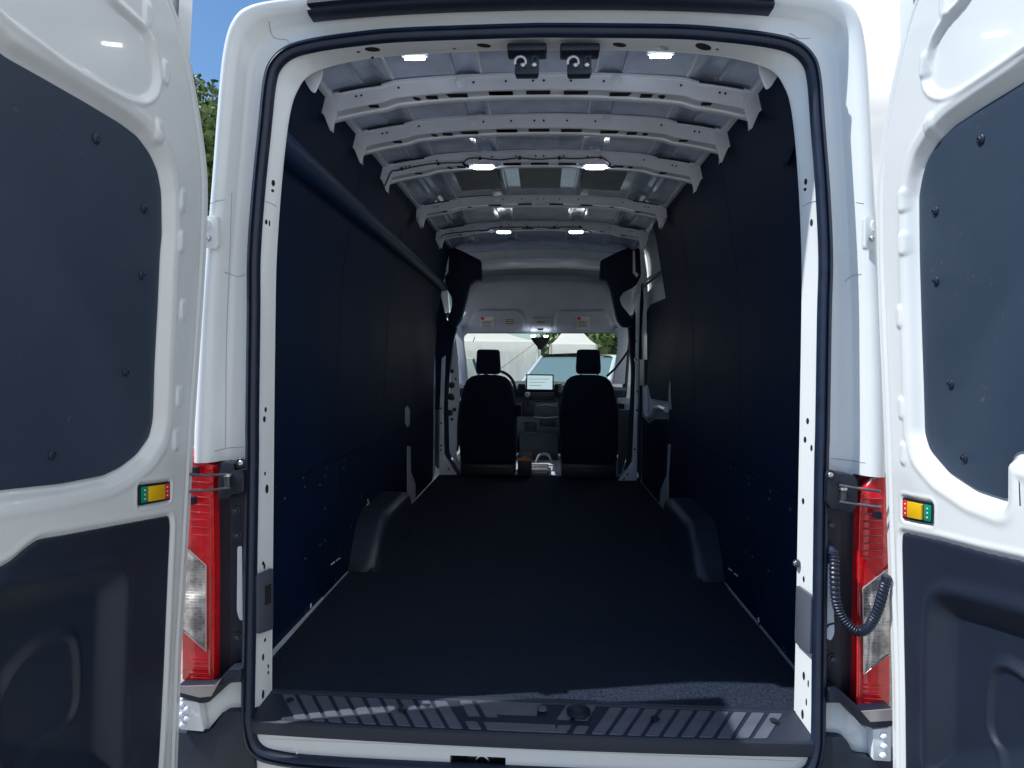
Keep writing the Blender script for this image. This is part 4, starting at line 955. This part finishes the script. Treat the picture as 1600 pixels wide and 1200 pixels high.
        arms = [[(1312, 758), (1340, 763), (1376, 768)], [(1312, 784), (1345, 789), (1377, 793)]]; pivot = (1297, 742); rol = (1317, 774); tabs = [[(1368, 800), (1378, 800), (1378, 812), (1368, 811)]]
    ck = polyY(A, 1.855, .05, 'door_check', black, r=.006, bev=.004)
    for ar in arms: MB().tube([pY(u, v, 1.845-.03*i) for i, (u, v) in enumerate(ar if sg > 0 else ar[::-1])], .0042, 8).build('check_arm', darkmetal, ck)
    MB().tube([pY(rol[0], rol[1]-9, 1.85), pY(rol[0], rol[1]+9, 1.85)], .009, 12).build('check_roller', darkmetal, ck)
    MB().tube([pY(rol[0], rol[1]-13, 1.85), pY(rol[0], rol[1]-9, 1.85)], .012, 12).build('roller_cap', metal, ck)
    MB().disc(pY(*pivot, 1.858), (0, -1, 0), .015, .006, 20).build('pivot_washer', black, ck); MB().disc(pY(*pivot, 1.852), (0, -1, 0), .008, .006, 12, .002).build('pivot_bolt', metal, ck)
    for t in tabs: polyY(t, 1.84, .02, 'check_stop', black, ck, r=.003)
# ribbed wiring conduit, right
pth = catmull([(1285, 850, 1.90), (1296, 856, 1.885), (1303, 870, 1.87), (1304, 900, 1.86), (1306, 935, 1.855), (1312, 957, 1.85), (1324, 975, 1.845), (1340, 987, 1.84), (1354, 983, 1.83), (1366, 966, 1.82), (1375, 942, 1.80), (1382, 915, 1.785), (1386, 900, 1.78)], 170)
P = [pY(u, v, y) for u, v, y in pth]
rad = [(.0125+(.0014 if (i % 3) else -.0012)) if 22 < i < 160 else .0125 for i in range(170)]
for i in (22, 23, 24): rad[i] = .016
cd = MB().tube(P, rad, 14).build('door_wiring_conduit', rubber, van, ang=20)
P2 = [pY(u, v, 1.885) for u, v in catmull([(1289, 985), (1294, 977), (1303, 974)], 10)]; MB().tube(P2, .003, 6).build('thin_cable', rubber, van)
# bumper beam
bp = []
for y, z in ((1.98, .55), (1.90, .555), (1.87, .545), (1.86, .50), (1.86, .36), (1.90, .32)):
    bp.append([(X0+x, y+.06*(abs(x)/1.0)**4, z) for x in np.linspace(-1.0, 1.0, 30)])
MB().loft(bp).build('rear_bumper', trim, van)

# ================================================================== OUTSIDE
g = MB()
xs = np.concatenate([[-900, -200, -60], np.linspace(-20, 20, 30), [60, 200, 900]]); ysq = np.concatenate([[-900, -200, -40], np.linspace(-10, 40, 40), [100, 300, 1500]])
g.loft([[(x, y, .012*math.sin(x*1.3)*math.sin(y*.9) if abs(x) < 20 and -10 < y < 40 else 0) for x in xs] for y in ysq])
tag(g.build('ground', mat('sandy_concrete', (.33, .31, .28), .9, bump=.6, bscale=40, var=.25, vscale=12, dist=.01), None), kind='structure')

def tent(xa, xb, ya, yb_, eave, peak, label):
    root = empty('tent', ((xa+xb)/2, ya, 0), label, 'tent', 'white frame tents in front of the van')
    cx, cy = (xa+xb)/2, (ya+yb_)/2
    # canopy: hip roof with a slight sag, valance
    rg = []
    for t in np.linspace(0, 1, 9):
        k = 1-t; z = eave+(peak-eave)*(t**1.25)
        pts = []
        for (sx, sy) in ((-1, -1), (1, -1), (1, 1), (-1, 1)):
            pts.append((cx+sx*(xb-xa)/2*k, cy+sy*(yb_-ya)/2*k, z))
        full = []
        for i in range(4):
            a, b = np.array(pts[i]), np.array(pts[(i+1) % 4])
            for s in np.linspace(0, 1, 9)[:-1]: full.append(a*(1-s)+b*s-np.array([0, 0, .06*sin(pi*s)*(1-t)*0]))
        rg.append(full)
    MB().loft(rg, True).build('canopy', fabric, root, ang=40)
    full = rg[0]; vl = [[(p[0], p[1], p[2]) for p in full], [(p[0]+.02*math.sin(i*2.1), p[1]-.02*math.cos(i), p[2]-.28) for i, p in enumerate(full)]]
    MB().loft(vl, True).build('valance', fabric, root)
    # curtain walls, folded
    n = int((xb-xa)/.06); fr = [[(xa+.08+(xb-xa-.16)*i/n, ya+.30+.05*math.sin(i*.55)+.025*math.sin(i*1.7+1), z) for i in range(n+1)] for z in (eave-.1, eave*.5, .05)]
    MB().loft(fr).build('curtain_wall', curtain, root, ang=80)
    n = int((yb_-ya)/.06)
    for x in (xa+.08, xb-.08): MB().loft([[(x+.04*math.sin(i*.6), ya+.08+(yb_-ya-.16)*i/n, z) for i in range(n+1)] for z in (eave-.1, eave*.5, .05)]).build('curtain_wall', curtain, root, ang=80)
    for (sx, sy) in ((xa, ya), (xb, ya), (xa, yb_), (xb, yb_)):
        MB().tube([(sx, sy, 0), (sx, sy, eave)], .03, 8).build('pole', silver, root)
    k = int((xb-xa)/2.2)
    for i in range(1, k+1):
        x = xa+(xb-xa)*i/(k+1); MB().tube([(x, ya-.03, eave+.12), (x-.05, ya-.05, eave-.02)], .012, 6).build('valance_tie', tarp, root)
    return root
a = pY(842, 560, 19)[0]
t1 = tent(a-9, a, 18.0, 26, 2.36, 4.2, 'long white tent with curtain walls behind the left seat and mirror')
P = [pY(835, 537, 17.9), pY(783, 575, 14.5)]
MB().tube([Vector(P[0]), Vector(pY(770, 585, 13.5))], .009, 6).build('guy_rope', mat('rope', (.25, .22, .18), .9), t1)
a, b = pY(861, 560, 20)[0], pY(929, 560, 20)[0]
tent(a, b+.1, 20.5, 24.5, 2.38, 3.35, 'smaller white tent with pitched top to the right of the mirror')
# vehicles seen through the windscreen
def car(loc, rz, colm, label, H=1.75, Lh=4.7, Wd=1.9):
    root = empty('parked_car', loc, label, 'car', 'cars parked beyond the windscreen')
    root.rotation_euler = (0, 0, 0)
    ca, sa = cos(rz), sin(rz)
    def T(x, y, z): return (loc[0]+x*ca-y*sa, loc[1]+x*sa+y*ca, loc[2]+z)
    # x lateral, y towards rear (front at -L/2)
    prof_ = [(-Lh/2, .45, .70), (-Lh/2+.05, .75, .86), (-Lh/2+.3, .95, .92), (-Lh/2+1.1, 1.06, .95), (-Lh/2+1.5, 1.10, .96), (0, 1.08, .97), (Lh/2-.4, 1.08, .95), (Lh/2-.02, .95, .88), (Lh/2, .5, .80)]
    rings = []
    for y, z, w in prof_:
        w = w*Wd/2; rings.append([T(-w, y, .28), T(-w*1.0, y, z*.6), T(-w*.97, y, z*.9), T(-w*.86, y, z), T(-w*.4, y, z+.03), T(w*.4, y, z+.03), T(w*.86, y, z), T(w*.97, y, z*.9), T(w, y, z*.6), T(w, y, .28)])
    MB().loft(rings, True, True).build('body', colm, root, ang=45)
    y0, y1, y2, y3 = -Lh/2+1.15, -Lh/2+1.95, Lh/2-.75, Lh/2-.25
    w0, w1 = Wd/2*.90, Wd/2*.72
    zb = 1.09
    cab = [T(-w0, y0, zb), T(w0, y0, zb), T(w0, y3, zb), T(-w0, y3, zb), T(-w1, y1, H-.06), T(w1, y1, H-.06), T(w1, y2, H-.06), T(-w1, y2, H-.06)]
    MB().add(cab, [(0, 1, 5, 4), (1, 2, 6, 5), (2, 3, 7, 6), (3, 0, 4, 7)]).build('glasshouse', carglass, root, False)
    MB().loft([[T(-w1*1.02, y, H-.065), T(-w1*.8, y, H-.01), T(0, y, H+.01), T(w1*.8, y, H-.01), T(w1*1.02, y, H-.065)] for y in (y1-.03, y1+.1, y2-.1, y2+.03)]).build('roof', colm, root, ang=60)
    for i, j in ((0, 4), (1, 5), (2, 6), (3, 7)): MB().tube([cab[i], cab[j]], .035, 8).build('window_pillar', colm, root)
    for sx in (-1, 1):
        MB().box(0, 0, 0, 0, 0, 0) if False else None
        hlp_ = MB().add([T(sx*Wd/2*.60, -Lh/2-.01+.03, .68), T(sx*Wd/2*.84, -Lh/2+.16, .70), T(sx*Wd/2*.86, -Lh/2+.18, .82), T(sx*Wd/2*.60, -Lh/2+.02, .80)], [(0, 1, 2, 3)]); hlp_.build('headlight', clear, root, False)
        p = T(sx*(w0+.12), y0+.35, zb+.12); MB().box(p[0]-.11, p[0]+.11, p[1]-.05, p[1]+.05, p[2]-.08, p[2]+.08, .03).build('door_mirror', colm, root)
        for yy in (-Lh/2+.85, Lh/2-.85):
            c1, c2 = T(sx*(Wd/2-.24), yy, .34), T(sx*(Wd/2-.02), yy, .34)
            MB().tube([c1, c2], .34, 20).build('wheel', rubber, root); c3_ = T(sx*(Wd/2-.0), yy, .34); MB().tube([c2, c3_], .2, 14).build('wheel_rim', silver, root)
    return root
cw = mat('silver_blue_paint', (.42, .52, .57), .25, coat=1); cg = mat('dark_green_paint', (.02, .10, .08), .25, coat=1); cb = mat('deep_blue_paint', (.03, .08, .2), .25, coat=1)
c = pY(903, 600, 11.5); car((pY(922, 600, 11.6)[0], 11.6, 0), radians(-32), cw, 'large silver-blue car seen through the windscreen right of the screen', 1.95, 4.9, 2.0)
c = pY(722, 600, 11); car((pY(742, 600, 11.0)[0]-1.15, 12.5, 0), radians(-4), cg, 'dark green car at the left edge of the windscreen', 1.90, 4.6)
c = pY(985, 600, 12); car((c[0]+.7, 15.0, 0), radians(4), cb, 'blue car behind the right window pillar of the cab', 1.85, 4.6)

# trees
def tree(x, y, h, r, label, seed, nl=9000, zc_=.62, group=None, lf=.10):
    rg_ = np.random.default_rng(seed); root = empty('broadleaf_tree', (x, y, 0), label, 'tree', group)
    tr = MB(); tr.tube([(x, y, 0), (x+.1, y, h*.25), (x-.1, y+.1, h*.5), (x, y, h*.8)], [.28, .22, .15, .04], 10)
    bl = []
    for k in range(34):
        th, ph = rg_.uniform(0, 2*pi), rg_.uniform(-.9, 1.3); rr_ = r*rg_.uniform(.45, .95)
        c = np.array([x+rr_*cos(th)*cos(ph), y+rr_*sin(th)*cos(ph), h*zc_+rr_*sin(ph)*h*.36/r]); bl.append((c, r*rg_.uniform(.18, .36)))
        if k < 14: tr.tube([(x, y, h*rg_.uniform(.2, .55)), tuple((np.array([x, y, h*.5])+c)/2+np.array([0, 0, -.2])), tuple(c)], [.09, .05, .015], 6)
    tr.build('trunk', bark, root)
    V, F = [], []
    n = nl; bi = rg_.integers(0, len(bl), n); cs = np.array([b[0] for b in bl])[bi]; rs = np.array([b[1] for b in bl])[bi]
    d = rg_.normal(size=(n, 3)); d /= np.linalg.norm(d, axis=1)[:, None]; p = cs+d*(rs*rg_.uniform(.55, 1.1, n)**.6)[:, None]
    a = rg_.normal(size=(n, 3)); a /= np.linalg.norm(a, axis=1)[:, None]; b = np.cross(a, d+.3*rg_.normal(size=(n, 3))); b /= np.linalg.norm(b, axis=1)[:, None]
    s = rg_.uniform(.6, 1.3, n)[:, None]*lf
    V = np.stack([p-a*s, p+b*s*.45, p+a*s, p-b*s*.45], 1).reshape(-1, 3); F = np.arange(n*4).reshape(-1, 4)
    mb = MB(); mb.v = V.tolist(); mb.f = F.tolist(); mb.build('crown', leaf, root, False)
    return root
p = pY(318, 200, 13); tree(p[0]-.2, 13, 8.3, 2.8, 'leafy green tree behind the left side of the van roof', 3, 42000, .56, None, .09)
for i, (u, Y, h, r) in enumerate(((925, 34, 5.6, 3.2), (955, 30, 4.6, 2.6), (985, 32, 5.6, 3.0), (1010, 36, 6, 3))):
    q = pY(u, 560, Y); tree(q[0], Y, h, r, ['tree directly behind the smaller tent', 'tree seen between the smaller tent and the right edge of the windscreen', 'tree beyond the right windscreen pillar', 'rightmost tree beyond the cab door'][i], 20+i, 7000, .58, 'trees beyond the tents', .2)
# low fence line far right behind the car
print('objects', len(bpy.data.objects))
